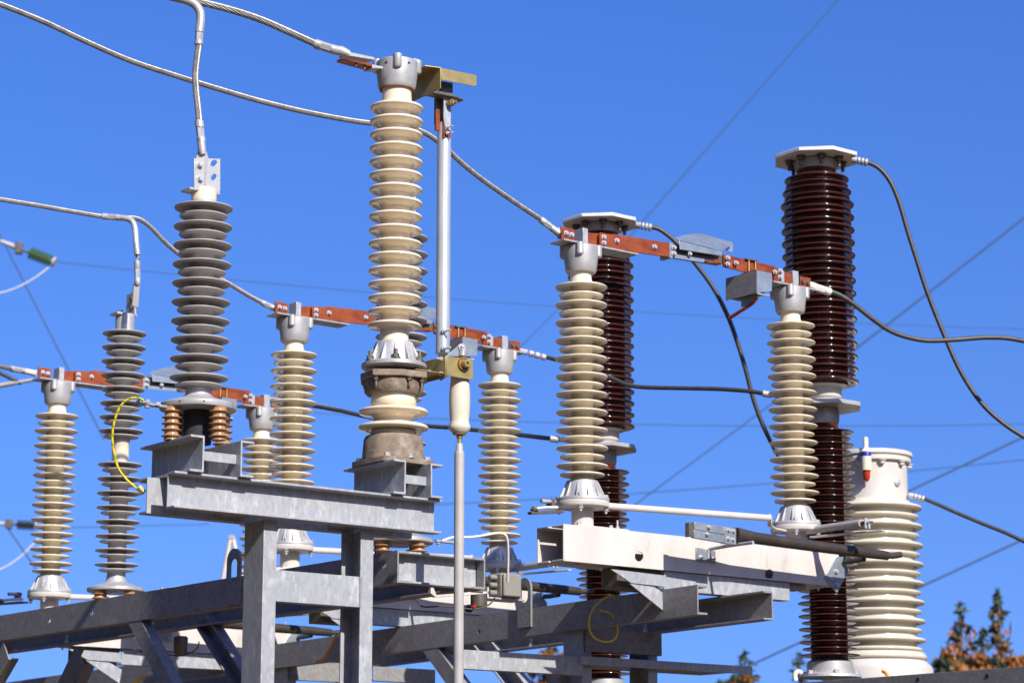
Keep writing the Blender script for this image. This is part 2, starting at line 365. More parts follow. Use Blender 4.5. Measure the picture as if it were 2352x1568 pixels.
for k in range(26):
    zz = zb_ + (zt_ - zb_) * (k + 0.5) / 26
    b.lathe(loc(W0, uR - 0.0595, 0.006, zz), [(0, -0.004), (0.0045, -0.002), (0.005, 0.002), (0, 0.005)], 8, V * -1)
b.build('weld_seam', 'galv_dull', frame)
b = MB(); b.ext(cprof(0.12, 0.055, 0.007, 0.008), loc(W0, uL + 0.01, PW - 0.012, zb_ - 0.55), -V, Z, U * (uR - uL - 0.02)); b.build('crosspiece', 'galv_dull', frame, 0.0015)

# the two seats on the beam: pairs of short channels set across it
def seat(px1, px2, name_label, pxr):
    v0 = -0.082
    u1 = fpx(v0, px1); u2 = fpx(v0, px2)
    b0 = fg(u1, v0, hb_ + 0.001)
    ln = lx(b0, V, pxr)
    mid = fg((u1 + u2) / 2, v0 + ln / 2, 0)
    t = thing('mounting_seat', name_label, 'mounting bracket', V3((mid.x, mid.y, b0.z)), 'channel seats on the front beam')
    h = 0.140
    MB().ext(cprof(h, 0.060, 0.007, 0.009), fg(u1, v0, hb_ + 0.001), -U, Z, V * ln).build('channel', 'galv', t, 0.0015)
    MB().ext(cprof(h, 0.060, 0.007, 0.009), fg(u2, v0, hb_ + 0.001), U, Z, V * ln).build('channel', 'galv', t, 0.0015)
    b = MB(); b.lbox(W0, u1 + 0.001, u2 - 0.001, v0 + 0.03, v0 + 0.038, hb_ + 0.052, hb_ + 0.088); b.build('tie_plate', 'galv', t, 0.001)
    b = MB(); b.lbox(W0, u1 - 0.001, u2 + 0.001, v0 + ln - 0.06, v0 + ln - 0.05, hb_ + 0.012, hb_ + 0.132); b.build('back_plate', 'galv_dull', t, 0.001)
    return t, mid, h, u1, u2, v0, ln
sL = seat(466, 549.9, 'left galvanised channel seat carrying the grey ribbed arrester on the front beam', 350.6)
sR = seat(931.5, 989.0, 'right galvanised channel seat under the cast base of the tall cream insulator', 815.5)
ztop = hb_ + 0.141                                      # top of the seats above W0

# ================================================================== TALL CREAM INSULATOR (earthing switch pole)
mid = sR[1]; mp = V3((mid.x, mid.y, W0.z + ztop))
class At(Col):
    def __init__(s, p): s.p = p; s.o = V3((p.x, p.y, 0))
A = At(mp)
base = thing('stub_insulator', 'short cream insulator with two broad sheds between rusty iron castings', 'insulator', mp)
zb0 = mp.z + 0.001; Rr = A.r
def octo(rad, rot=0.0, flat=0.93):
    return [V3((math.cos(rot + k * math.pi / 4 + math.pi / 8), math.sin(rot + k * math.pi / 4 + math.pi / 8), 0)) * rad for k in range(8)]
z2 = A.z(1040)
rotU = math.atan2(U.y, U.x)
hw = Rr(72, 1045)
b = MB()                                                # square base flange with rounded corners, neck above it
cs = []
for sx, sy in ((1, 1), (-1, 1), (-1, -1), (1, -1)):
    for k in range(5):
        a = math.atan2(sy, sx) - math.pi / 4 + k * math.pi / 8
        cs.append(U * (sx * hw * 0.78 + math.cos(a) * hw * 0.22) + V * (sy * hw * 0.78 + math.sin(a) * hw * 0.22))
b.prism([A.o + c + Z * zb0 for c in cs], Z * Rr(12, 1045))
zf = zb0 + Rr(12, 1045)
b.lathe(A.o, [(Rr(72, 1030), zf + 0.0005), (Rr(71, 1030), zf + 0.02), (Rr(68, 1010), A.z(1012)), (Rr(64, 1008), A.z(1004)), (Rr(54, 1003), A.z(1001))], 48)
b.build('cast_base', 'iron', base, 0.002)
b = MB()
for sx, sy in ((1, 1), (-1, 1), (-1, -1), (1, -1)): b.bolt(A.o + U * sx * hw * 0.78 + V * sy * hw * 0.78 + Z * zf, Z, 0.012)
b.bolt(A.o - V * hw * 0.92 + Z * zf, Z, 0.013); b.build('anchor_bolt', 'bolt', base)
pr = [(Rr(53, 1000), A.z(1004)), (Rr(53, 995), A.z(992)), (Rr(52, 990), A.z(988))]
prof = []
prof += [(Rr(52, 905), A.z(906)), (Rr(52, 915), A.z(921)), (Rr(53, 925), A.z(931))]
prof += shed(Rr(46, 945), Rr(80, 945), A.z(947), Rr(11, 945), Rr(17, 945), Rr(5.5, 945))
prof += shed(Rr(46, 980), Rr(81, 980), A.z(983), Rr(14, 980), Rr(9, 980), Rr(5.5, 980))
prof[-1] = (Rr(53, 985), prof[-1][1]); prof += [(Rr(53, 995), A.z(1000.5))]
MB().lathe(A.o, prof, 72).build('porcelain_body', 'cream', base, angle=88)
b = MB(); zo = A.z(876); th = Rr(15, 868); ro = Rr(84, 868)
outl = []
for k in range(8):
    a = rotU + math.pi / 8 + k * math.pi / 4; rad = ro * (1.06 if k % 2 == 0 else 0.93)
    outl.append(A.o + V3((math.cos(a), math.sin(a), 0)) * rad + Z * zo)
b.prism(outl, Z * th)
b.lathe(A.o, [(Rr(70, 880), zo + 0.0015), (Rr(69, 890), A.z(890)), (Rr(67, 900), A.z(902)), (Rr(62, 905), A.z(908)), (Rr(53, 908), A.z(909))], 56)
b.build('cast_cap', 'iron', base, 0.003)
b = MB()
for k in range(8):
    if k % 2 == 0:
        a = rotU + math.pi / 8 + k * math.pi / 4; pp = A.o + V3((math.cos(a), math.sin(a), 0)) * ro * 0.9
        b.bolt(pp + Z * zo, -Z, 0.0125, stud=0.022)
a = math.atan2(-V.y, -V.x) - 0.1; pp = A.o + V3((math.cos(a), math.sin(a), 0)) * ro * 0.86
b.bolt(pp + Z * zo, -Z, 0.0125, stud=0.022)
b.build('flange_bolt', 'dark_bolt', base)

zpl = zo + th + 0.001                                   # top of the lower casting
main = thing('post_insulator', 'tallest cream ribbed insulator, nearest the camera, with sixteen sheds and aluminium cap', 'insulator', V3((A.o.x, A.o.y, zpl)))
prof = [(Rr(34, 205), A.z(204)), (Rr(34, 215), A.z(222)), (Rr(35, 230), A.z(234))]
s0, s1, n_s = 250.0, 749.0, 17
for k in range(n_s):
    y = s0 + (s1 - s0) * k / (n_s - 1)
    prof += shed(Rr(33, y), Rr(61.5, y), A.z(y), Rr(7.5, y), Rr(11, y), Rr(4.2, y))
prof += [(Rr(33, 770), A.z(768)), (Rr(33, 790), A.z(795))]
MB().lathe(A.o, prof, 72).build('porcelain_body', 'cream', main, angle=88)
b = MB()
b.lathe(A.o, A.pr([(0, 143), (44, 143), (47.5, 145), (48, 152), (46.5, 175), (43.5, 200), (41.5, 206), (40, 208), (34.2, 206)]), 64)
lug_r = Rr(10, 160)
for k in range(4):
    a = math.atan2(-1, 0) + R(4) + k * math.pi / 2
    e = V3((math.cos(a), math.sin(a), 0))
    b.lathe(A.o + e * Rr(46, 160), [(0, A.z(170)), (lug_r * 0.75, A.z(169.4)), (lug_r, A.z(166)), (lug_r, A.z(139)), (0, A.z(139))], 20)
    for ss in (-1, 1):
        e2 = V3((math.cos(a + ss * 0.72), math.sin(a + ss * 0.72), 0))
b.build('metal_cap', 'alu', main, 0.0012)
b = MB()
for aa in (-0.55, 0.6, -1.1):
    b.cut()
    a = math.atan2(-1, 0) + aa + 0.05; e = V3((math.cos(a), math.sin(a), 0))
    b.lathe(A.o + e * Rr(47.6, 155) + Z * A.z(157), [(Rr(3.0, 155), -0.004), (Rr(3.0, 155), 0.0012), (0, 0.0012)], 12, e)
b.build('painted_cap_hole', 'dark', main)  # flat dark discs paint the shade of holes in the cap
b = MB(); b.lathe(A.o, A.pr([(41, 206.5), (40, 209), (34.1, 207.5)]), 48); b.build('rust_ring', 'rust', main)
b = MB()                                                # ribbed aluminium foot
b.lathe(A.o, A.pr([(33.2, 787), (43, 788), (44.5, 791), (52, 832), (54, 835)]) + [(Rr(72, 838), A.z(836)), (Rr(75, 840), A.z(838)), (Rr(75, 845), A.z(846)), (Rr(70, 846), A.z(849))], 64)
ring_ribs(b, A.o, Rr(55, 834), A.z(835), Rr(43, 792), A.z(791), 12, Rr(3.4, 800), Rr(11, 830), 0.1)
b.build('ribbed_foot', 'alu', main, 0.001)
b = MB()
for k in range(6):
    a = math.atan2(-1, 0) + 0.12 + k * math.pi / 3; e = V3((math.cos(a), math.sin(a), 0))
    b.bolt(A.o + e * Rr(65, 838) + Z * A.z(835), Z, Rr(8.0, 838), stud=Rr(11, 838))
b.build('foot_bolt', 'dark_bolt', main)

# ---- hinge of the earthing switch beside the insulator
def mv(v): return A.o + V * v + Z * mp.z
def mpt(v, px, py):                                      # picture point on the plane v through the insulator axis
    return onplane(px, py, mv(v), V)
vF = -0.115
cF = mpt(vF, 1027, 830)
hinge = thing('hinge_bracket', 'yellowish passivated steel hinge bracket with rusty pivot disc beside the tall insulator', 'bracket', mpt(vF, 1030, 850))
T = 0.005
fp = [mpt(vF, *q) for q in ((1026, 817.5), (1086.5, 826), (1086.5, 872), (1026, 862))]
MB().prism(fp, V * T).build('front_plate', 'olive', hinge, 0.001)
# side plate runs back along V from the corner
cu = mpt(vF, 1025.5, 817.5); cd_ = mpt(vF, 1025.5, 867)
lenV = 0.185
b = MB(); b.prism([cu, cd_, cd_ + V * lenV + Z * 0.0, cu + V * lenV], -U * T); b.build('side_plate', 'olive', hinge, 0.001)
b = MB()                                                # foot plate clamped under the insulator's flange
f0 = V3((A.o.x, A.o.y, A.z(850)))
cor = mpt(vF, 1026, 866)
zf_ = A.z(850.2) - 0.006
b.lbox(V3((A.o.x, A.o.y, 0)), 0.03, (cor - A.o).dot(U) - 0.004, vF + 0.004, vF + 0.20, zf_ - 0.004, zf_ + 0.0)
b.build('foot_plate', 'olive', hinge, 0.001)
b = MB()
uS = (cu - A.o).dot(U) - T
for (dv, pz) in ((0.03, 822), (0.03, 856), (0.115, 842)):
    zz = onplane(1025.5, pz, cu, V).z
    b.bolt(V3((A.o.x, A.o.y, 0)) + U * uS + V * (vF + dv) + Z * (zz - (0.006 if dv > 0.1 else 0)), -U, 0.0085, stud=0.012)
b.build('plate_bolt', 'bolt', hinge)
pc = mpt(vF, 1064.3, 836)
rd = 17.2 * m_per_px(pc)
b = MB(); b.lathe(pc, [(rd, 0.0005), (rd, 0.006), (rd * 0.93, 0.009), (rd * 0.72, 0.009), (rd * 0.68, 0.006), (rd * 0.5, 0.006)], 40, -V); b.build('pivot_disc', 'bronze', hinge)
b = MB(); b.lathe(pc, [(rd * 0.56, 0.0065), (rd * 0.56, 0.028), (rd * 0.5, 0.031), (rd * 0.2, 0.031), (rd * 0.2, 0.02), (0, 0.02)], 28, -V); b.build('pivot_pin', 'olive', hinge)
b = MB(); b.rod(mpt(vF + 0.012, 1062, 818), mpt(vF + 0.012, 1064, 801), 8 * m_per_px(pc), 18); b.build('stop_sleeve', 'galv', hinge)
b = MB(); b.prism([mpt(vF + 0.02, *q) for q in ((1025, 818), (1054, 792), (1070, 792), (1070, 818))], V * 0.004); b.build('stop_plate', 'sheet', hinge, 0.0008)
b = MB(); b.bolt(mpt(vF + 0.018, 1060, 797.5), -V, 8 * m_per_px(pc) / 1.2, stud=0.004); b.build('stop_bolt', 'bolt', hinge)

# ---- earthing blade: bare tube standing beside the insulator
vT = -0.02
tb, tt = mpt(vT, 1017, 812), mpt(vT, 1017.8, 284)
tt.x, tt.y = tb.x, tb.y; tt.z = ly(tb, Z, 284) + tb.z
rt_ = 16.3 * m_per_px(tb)
blade = thing('contact_tube', 'upright bare aluminium tube of the earthing switch beside the tall cream insulator', 'contact tube', tb)
MB().lathe(tb, [(rt_ * 0.8, 0), (rt_, 0.0), (rt_, (tt - tb).length - 0.0), (rt_ * 0.86, (tt - tb).length), (rt_ * 0.86, (tt - tb).length - 0.02)], 40).build('tube', 'tube', blade, 0)
def tp(px, py, dv=0.0): return mpt(vT + dv, px, py)
b = MB()                                                 # flat seats pressed on the tube's side, with their bolts
for py in (760, 800):
    q = tp(1019, py, -rt_ / FPX * 0 - rt_)
    b.bolt(q + V * 0.002, (-V + U * 0.25), 0.0085, stud=0.028)
b.build('tube_bolt', 'bolt', blade)
b = MB(); b.prism([tp(*q, -0.012) for q in ((1002.2, 252), (1010.8, 252), (1010.5, 300), (1002.0, 300))], V * 0.012); b.build('contact_finger', 'copper', blade, 0.0008)
b = MB(); b.prism([tp(*q, 0.004) for q in ((1003.5, 214), (1020, 216), (1019, 284), (1003.0, 284))], V * 0.02); b.build('contact_finger', 'dark_bolt', blade, 0.0008)
b = MB(); b.prism([tp(*q, -0.03) for q in ((1019, 258), (1036, 260), (1035, 318), (1018.5, 316))], V * 0.006); b.build('contact_finger', 'copper', blade, 0.0008)
b = MB(); b.prism([tp(*q, -0.036) for q in ((1020, 212), (1037, 215), (1035, 300), (1023, 298), (1019, 268))], V * 0.005); b.build('strap', 'galv', blade, 0.0008)
b = MB()
for px, py in ((1029, 292), (1029, 306)): b.bolt(tp(px - 2, py, -0.037), -V + U * 0.3, 0.007, stud=0.022)
b.build('strap_bolt', 'bolt', blade)
b = MB().cut(); b.lathe(tp(1027, 238, -0.037), [(0.010, 0), (0.010, 0.022)], 14, -V + U * 0.4); b.bolt(tp(1027, 238, -0.037) + (-V + U * 0.4).normalized() * 0.022, -V + U * 0.4, 0.012, stud=0.01); b.build('spring_bolt', 'olive', blade)

# ---- contact bracket on top of the insulator
top = thing('contact_bracket', 'angular yellowish sheet bracket with jutting flap on top of the tall insulator', 'bracket', mpt(0, 950, 145))
zt2 = A.z(140)
va = -0.10
t1 = mpt(va, 1013, 157); t1b = mpt(va, 1013, 204)
b = MB(); lv = 0.21
pA = [t1, t1b, t1b + V * lv - Z * 0.008, t1 + V * lv]
b.prism(pA, -U * 0.004); b.build('side_plate', 'olive', top, 0.0008)
b = MB(); b.prism([mpt(va, *q) for q in ((1013.5, 156.5), (1094.8, 173), (1094.8, 195), (1090, 198.5), (1014, 183))], V * 0.004); b.build('flap', 'olive', top, 0.0008)
b = MB(); p_ = [t1 - U * 0.0, t1 + V * lv, t1 + V * lv - U * 0.07, t1 + V * 0.02 - U * 0.07]
b.prism([q + Z * 0.0005 for q in p_], Z * 0.004); b.build('top_plate', 'olive', top, 0.0008)
b = MB(); b.bolt(mpt(0, 953, 146) + Z * 0.002, Z, 0.013); b.build('top_bolt', 'bolt', top)
b = MB(); b.prism([mpt(va + 0.05, *q) for q in ((1014, 186), (1040, 191), (1040, 214), (1014, 210))], V * 0.02); b.build('contact_block', 'dark_bolt', top, 0.0008)
b = MB(); b.prism([mpt(va + 0.02, *q) for q in ((995, 213), (1030, 220), (1050, 224), (1066, 231), (1060, 225), (1034, 215), (1004, 208))], V * 0.06); b.build('arcing_finger', 'dark_bolt', top, 0.0008)

# ---- pull rod with its porcelain handle
vH = -0.06
hp = mpt(vH, 1056, 866)
prod = thing('operating_rod', 'white porcelain handle insulator on a long grey operating rod hanging from the hinge', 'operating rod', mpt(vH, 1052, 1000))
H = At(hp)
def hz(py): return H.z(py)
def hr(r): return r * m_per_px(hp)
MB().lathe(H.o, [(hr(19), hz(852)), (hr(21.5), hz(868)), (hr(24), hz(900)), (hr(24.5), hz(925)), (hr(23), hz(955)), (hr(21.5), hz(967)), (hr(23), hz(973)), (hr(25.5), hz(980)), (hr(24), hz(987)), (hr(17), hz(994)), (0, hz(994))], 48).build('porcelain_grip', 'white_porcelain', prod)
b = MB(); b.lathe(H.o, [(0, hz(848)), (hr(27), hz(848)), (hr(28), hz(853)), (hr(20), hz(858)), (0, hz(858))], 32); b.build('grip_cap', 'bronze', prod)
b = MB(); b.lathe(H.o, [(hr(16), hz(994)), (hr(15), hz(998)), (hr(7), hz(1000)), (hr(7), hz(1006)), (hr(4.5), hz(1007)), (hr(4.5), hz(1022)), (0, hz(1022))], 24); b.build('coupling', 'olive', prod)
b = MB(); b.lathe(H.o, [(hr(6), hz(1018)), (hr(8), hz(1022)), (hr(8.5), hz(1034)), (hr(11), hz(1038)), (hr(11.5), hz(1042)), (hr(11.5), 0.3), (0, 0.3)], 28); b.build('rod', 'conduit', prod)

# ---- terminal plate and the cable that ends on the insulator's cap
tlug = thing('terminal_plate', 'copper terminal plate bolted to the left of the tall insulator cap', 'terminal plate', mpt(0.03, 830, 145))
b = MB(); b.prism([mpt(-0.02, *q) for q in ((792, 130), (862, 150), (862, 155), (792, 136))], V * 0.06); b.build('plate', 'copper', tlug, 0.001)
b = MB(); b.prism([mpt(-0.022, *q) for q in ((855, 148), (880, 153), (880, 158), (855, 157))], V * 0.06); b.build('cap_tab', 'alu', tlug, 0.001)
b = MB()
for px, py in ((818, 141), (838, 148)): b.bolt(mpt(-0.005, px, py), -Z, 0.008, stud=0.012)
b.build('plate_bolt', 'dark_bolt', tlug)

# ================================================================== GREY SURGE ARRESTER ON THE LEFT SEAT
mid = sL[1]; ap = V3((mid.x, mid.y, W0.z + ztop)); G = At(ap); gr_ = G.r
arr = thing('surge_arrester', 'large grey rubber surge arrester with one stack of alternating sheds, above the front beam', 'surge arrester', ap)
prof = [(gr_(29, 462), G.z(462))]
for k in range(10):
    y = 479 + 43.3 * k
    prof += shed(gr_(28, y), gr_(67, y), G.z(y), gr_(6.5, y), gr_(3.0, y), gr_(1.8, y))
    y2 = 497.5 + 43.2 * k
    prof += shed(gr_(28, y2), gr_(55, y2), G.z(y2), gr_(5, y2), gr_(3.0, y2), gr_(1.7, y2))
prof += [(gr_(29, 893), G.z(896))]
MB().lathe(G.o, prof, 72).build('shed_stack', 'grey_rubber', arr, angle=88)
b = MB(); b.lathe(G.o, G.pr([(0, 436), (29, 436), (29.5, 440), (29, 463), (0, 463)]), 48); b.build('top_cap', 'pale', arr)
b = MB(); b.lathe(G.o, G.pr([(29.5, 894), (30, 905), (33, 911), (40, 915), (84, 928), (88, 931), (88.5, 940), (87, 943), (60, 944), (0, 944)]), 72)
b.build('base_flange', 'alu', arr, 0.001)
b = MB()
for aa in (-0.35, 0.28):
    b.cut()
    a = math.atan2(-1, 0) + aa; e = V3((math.cos(a), math.sin(a), 0)); b.lathe(G.o + e * (gr_(88, 935) - 0.003) + Z * G.z(936), [(0.004, 0), (0.004, 0.004), (0, 0.004)], 10, e)
b.build('painted_flange_hole', 'dark', arr)  # dark discs in place of the flange holes' inner shade
zst = ap.z + 0.002; zfl = G.z(944)
for k in range(4):
    a = math.atan2(-1, 0) + math.pi / 4 + R(2) + k * math.pi / 2; e = V3((math.cos(a), math.sin(a), 0)) * gr_(82, 965) 
    pr = [(0.030, zfl - 0.001)]; n = 5; hh = zfl - zst
    for j in range(n): pr += shed(0.0275 + (0.0), 0.0395, zfl - hh * (j + 0.75) / (n + 0.35), 0.006, 0.0035, 0.0018)
    pr += [(0.03, zst)]
    MB().lathe(G.o + e * 0.92, pr, 36).build('insulating_foot', 'tan', arr, angle=88)
b = MB(); b.lathe(G.o, [(0.055, zfl - 0.001), (0.055, zst), (0, zst)], 24); b.build('core_stud', 'dark', arr)
# angled terminal plate with two slots
tv = 0.0
def gp(px, py, v=-0.03): return onplane(px, py, ap + V * v, V)
o0 = gp(446, 436); eu = U; 
def gl(px, py):
    q = gp(px, py) - o0; return (q.dot(U), q.z)
out = [gl(446, 364), gl(506, 364.5), gl(506, 438), gl(503, 443), gl(446, 436)]
def slot(px, py, rx, ry, n=14): return [gl(px + rx * math.cos(2 * math.pi * k / n) + 2 * math.sin(2 * math.pi * k / n), py - ry * math.sin(2 * math.pi * k / n)) for k in range(n)]
tpl = thing('terminal_plate', 'grey slotted terminal plate standing on top of the large grey arrester', 'terminal plate', gp(470, 436))
MB().plate(out, [slot(491, 375, 7, 7.5), slot(491, 407, 6, 7.5)], o0, U, Z, V * 0.005).build('plate', 'alu', tpl, 0.0008)
b = MB(); b.lbox(o0, -0.02, gl(506, 438)[0], 0.001, 0.07, -0.004 + gl(446, 431)[1] - 0.004, gl(446, 431)[1]); b.build('foot', 'alu', tpl, 0.0008)
b = MB(); b.bolt(gp(458, 379), -V, 0.011); b.bolt(gp(459, 411), -V, 0.011); b.bolt(gp(467, 432, 0.0) , Z, 0.013); b.build('plate_bolt', 'bolt', tpl)
# earth lead
tagl = thing('earth_lead', 'green and yellow striped earth wire curving from arrester flange to beam end', 'earth wire', gp(268, 1000))
pts = [(330, 920), (318, 914), (300, 914), (283, 925), (270, 945), (261, 975), (258, 1005), (262, 1040), (272, 1075), (290, 1100), (312, 1119), (322, 1126)]
MB().tube(path(pts, 8.86, 8.95, 0.012), 0.0048, 12).build('sheath', 'stripe', tagl)
b = MB(); b.tube(path([(318, 1119), (330, 1131)], 8.95, 8.95), 0.014, 6); b.build('clamp', 'olive', tagl)
b = MB(); q = P(325, 920, 8.86); b.prism([P(322, 917, 8.86), P(352, 925, 8.86), P(385, 931, 8.86), P(385, 936, 8.86), P(350, 931, 8.86), P(322, 923, 8.86)], V * 0.03); b.bolt(P(342, 925, 8.86) + V * 0.012, Z, 0.011); b.bolt(P(366, 931, 8.86) + V * 0.012, Z, 0.011); b.bolt(P(342, 927, 8.86) + V * 0.012, -Z, 0.011); b.build('lug', 'galv', tagl, 0.0008)

# ================================================================== DISCONNECTOR, NEAREST PHASE
A1 = P(1338, 1215, 11.25)
C1 = At(A1); SP = lx(A1, U, 1829)                       # spacing of the two rotary insulators
GI, GB, GA = 'cream alternating-shed insulator columns', 'white disconnector beams', 'copper disconnector arms'
def rotary():
    c = C1; t = thing('rotary_insulator', '', 'insulator', A1, GI)
    prof = [(c.r(24.5, 628), c.z(626)), (c.r(24.5, 640), c.z(640)), (c.r(27, 650), c.z(651))]
    for k in range(11):
        y = 661 + 41 * k; prof += shed(c.r(26, y), c.r(60, y), c.z(y), c.r(4.5, y), c.r(3.0, y), c.r(2.4, y))
        y += 20; prof += shed(c.r(26, y), c.r(52, y), c.z(y), c.r(4.2, y), c.r(3.0, y), c.r(2.3, y))
    prof += [(c.r(28, 1100), c.z(1098)), (c.r(28, 1106), c.z(1110))]
    MB().lathe(c.o, prof, 56).build('porcelain_body', 'pale', t, angle=88)
    b = MB(); b.lathe(c.o, c.pr([(0, 568), (38, 568), (41, 570), (40.5, 590), (37.5, 608), (36, 623), (33, 628), (24.7, 626)]), 56)
    for k in range(4):
        a = math.atan2(-1, 0) - 0.08 + k * math.pi / 2; e = V3((math.cos(a), math.sin(a), 0))
        b.lathe(c.o + e * c.r(40, 580), [(0, c.z(594)), (c.r(6, 580), c.z(594)), (c.r(8.5, 580), c.z(591)), (c.r(8.5, 580), c.z(566)), (0, c.z(566))], 18)
    b.build('metal_cap', 'alu', t, 0.001)
    b = MB(); b.lathe(c.o, c.pr([(28.2, 1104), (36, 1105), (37.5, 1108), (46, 1140), (48, 1144)]) + [(c.r(61, 1148), c.z(1145)), (c.r(62, 1150), c.z(1147)), (c.r(62, 1153), c.z(1152)), (0, c.z(1152))], 56)
    ring_ribs(b, c.o, c.r(47, 1140), c.z(1144), c.r(37.5, 1108), c.z(1109), 12, c.r(3, 1120), c.r(8, 1140), 0.25)
    b.build('ribbed_foot', 'alu', t, 0.001)
    b = MB(); b.lathe(c.o, c.pr([(61.5, 1152.4), (62, 1154), (62, 1164), (61, 1166), (25.5, 1166.5), (25.5, 1170)]) + [(c.r(25.5, 1200), A1.z + 0.001), (0, A1.z + 0.001)], 48)
    b.build('pedestal', 'paint', t, 0.001)
    b = MB()
    for k in range(4):
        a = math.atan2(-1, 0) - 0.1 + k * math.pi / 2; e = V3((math.cos(a), math.sin(a), 0)) * c.r(54, 1155)
        b.bolt(c.o + e + Z * c.z(1145), Z, 0.0125); b.bolt(c.o + e + Z * c.z(1166.3), -Z, 0.0125, stud=0.012)
    b.build('flange_bolt', 'bolt', t)
    return t
ra = rotary()
L_ROT = ['cream insulator column in front of the left dark brown pole, under copper arm end', 'cream insulator column in front of the taller dark brown pole',
         'cream insulator column left of the tall nearest insulator, above the crosspiece opening', 'cream insulator column just right of the white porcelain handle and rod',
         'leftmost cream insulator column, at the left picture edge', 'cream insulator column half hidden behind the front frame and another cream column']
ra['label'] = L_ROT[0]
rb = dup(ra, U * SP, L_ROT[1])

def d1(v, px, py): return onplane(px, py, A1 + V * v, V)
# ---- base beam
zbt = A1.z; F0 = A1 - V * 0.10
uA = lx(F0, U, 1294); uB = lx(F0, U, 1926)
hB = -ly(F0 + U * uA, Z, 1286.8) if True else 0.15
db = thing('disconnector_beam', '', 'steel beam', A1 + U * (SP / 2), GB)
def circ(px, py, r, n=26): return [((lambda q: ((q - A1).dot(U), q.z - zbt))(d1(-0.10, px + r * 0.86 * math.cos(2 * math.pi * k / n), py - r * math.sin(2 * math.pi * k / n)))) for k in range(n)]
b = MB(); b.plate([(uA, -0.0), (uA, -hB), (uB, -hB), (uB, 0.0)], [circ(1468, 1277, 11.5), circ(1767, 1318, 11.5)], F0, U, Z, V * 0.006); b.build('front_web', 'paint', db, 0)
wB = 0.20
MB().lbox(A1, uA, uB, wB / 2 - 0.006, wB / 2, -hB, 0).build('rear_web', 'paint', db, 0.001)
for zz in (-0.0095, -hB + 0.0015):
    MB().lbox(A1, uA, uB, -0.0935, -0.012, zz, zz + 0.008).build('flange', 'paint', db, 0.0015)
    MB().lbox(A1, uA, uB, 0.012, 0.0935, zz, zz + 0.008).build('flange', 'paint', db, 0.0015)
for uu in (0, SP):
    MB().lbox(A1, uu - 0.10, uu + 0.22, -0.088, 0.088, -0.001, 0.0075).build('bearing_plate', 'paint', db, 0.0015)
    b = MB()
    for du, dv, st in ((-0.08, -0.07, 0.0), (0.12, -0.07, 0.0), (0.17, -0.06, 0.03), (0.1, 0.07, 0.03)): b.bolt(loc(A1, uu + du, dv, 0.0076), Z, 0.010, stud=st)
    b.build('plate_bolt', 'bolt', db)
zP_top = P(1601, 1341.8, 11.2).z
h_sup = (zbt - hB) - zP_top
uS0 = lx(F0 + Z * -hB, U, 1530); uS1 = lx(F0 + Z * -hB, U, 1818)
MB().ext(cprof(h_sup - 0.004, 0.07, 0.007, 0.009), loc(A1, uS0, -0.085, -hB - h_sup + 0.002), V, Z, U * (uS1 - uS0)).build('support_channel', 'galv', db, 0.0015)
b = MB(); b.prism([d1(-0.125, *q) for q in ((1403, 1306), (1528, 1321), (1531, 1347), (1450, 1338))], V * 0.010); b.build('gusset', 'galv', db, 0.001)
b = MB(); b.prism([d1(-0.128, *q) for q in ((1447, 1339.5), (1503, 1347), (1533, 1367), (1529, 1406))], V * 0.010); b.build('gusset', 'galv', db, 0.001)
b = MB(); b.lbox(A1, uS0 - 0.28, uS0, -0.06, 0.06, -hB - 0.10, -hB - 0.002); b.build('bearing_housing', 'dark_bolt', db, 0.004)
b = MB(); b.lbox(A1, uS1 - 0.1, uS1 + 0.14, -0.06, 0.03, -hB - 0.03, -hB - 0.002); b.build('latch_plate', 'galv_dull', db, 0.002)
b = MB()
for px, py in ((1325, 1302), (1380, 1312), (1880, 1366)): q = d1(-0.05, px, py); q.z = zbt - hB + 0.0005; b.bolt(q, -Z, 0.011, stud=0.01)
b.build('hanger_bolt', 'bolt', db)
b = MB(); b.prism([d1(-0.108, *q) for q in ((1922.8, 1277.9), (1938, 1277.5), (1936, 1288), (1951, 1307.6), (1922.8, 1361), (1894.6, 1325.4))], V * 0.006); b.build('hinge_plate', 'sheet', db, 0.001)
b = MB()
for px, py in ((1920, 1312), (1909.5, 1327), (1922, 1343)): b.bolt(d1(-0.109, px, py), -V, 0.010)
b.build('hinge_bolt', 'bolt', db)
b = MB(); b.prism([d1(-0.106, *q) for q in ((1599, 1256), (1613, 1259), (1630, 1262), (1643.6, 1265), (1643.6, 1293), (1599, 1287))], V * 0.005); b.build('rest_plate', 'sheet', db, 0.0008)
b = MB()
for px, py in ((1610, 1279), (1638, 1283)): b.bolt(d1(-0.107, px, py), -V, 0.009)
b.build('rest_bolt', 'bolt', db)
r0 = d1(-0.108, 1626, 1285); r1 = d1(-0.112, 1628, 1263); r2 = d1(-0.13, 1636, 1259.5)
b = MB(); b.tube(smooth_path([r0, r1, r2, r2 - V * 0.13 + Z * 0.003, r2 - V * 0.29 + Z * 0.003], 0.01), 0.0085, 12); b.build('blade_rest', 'galv', db)
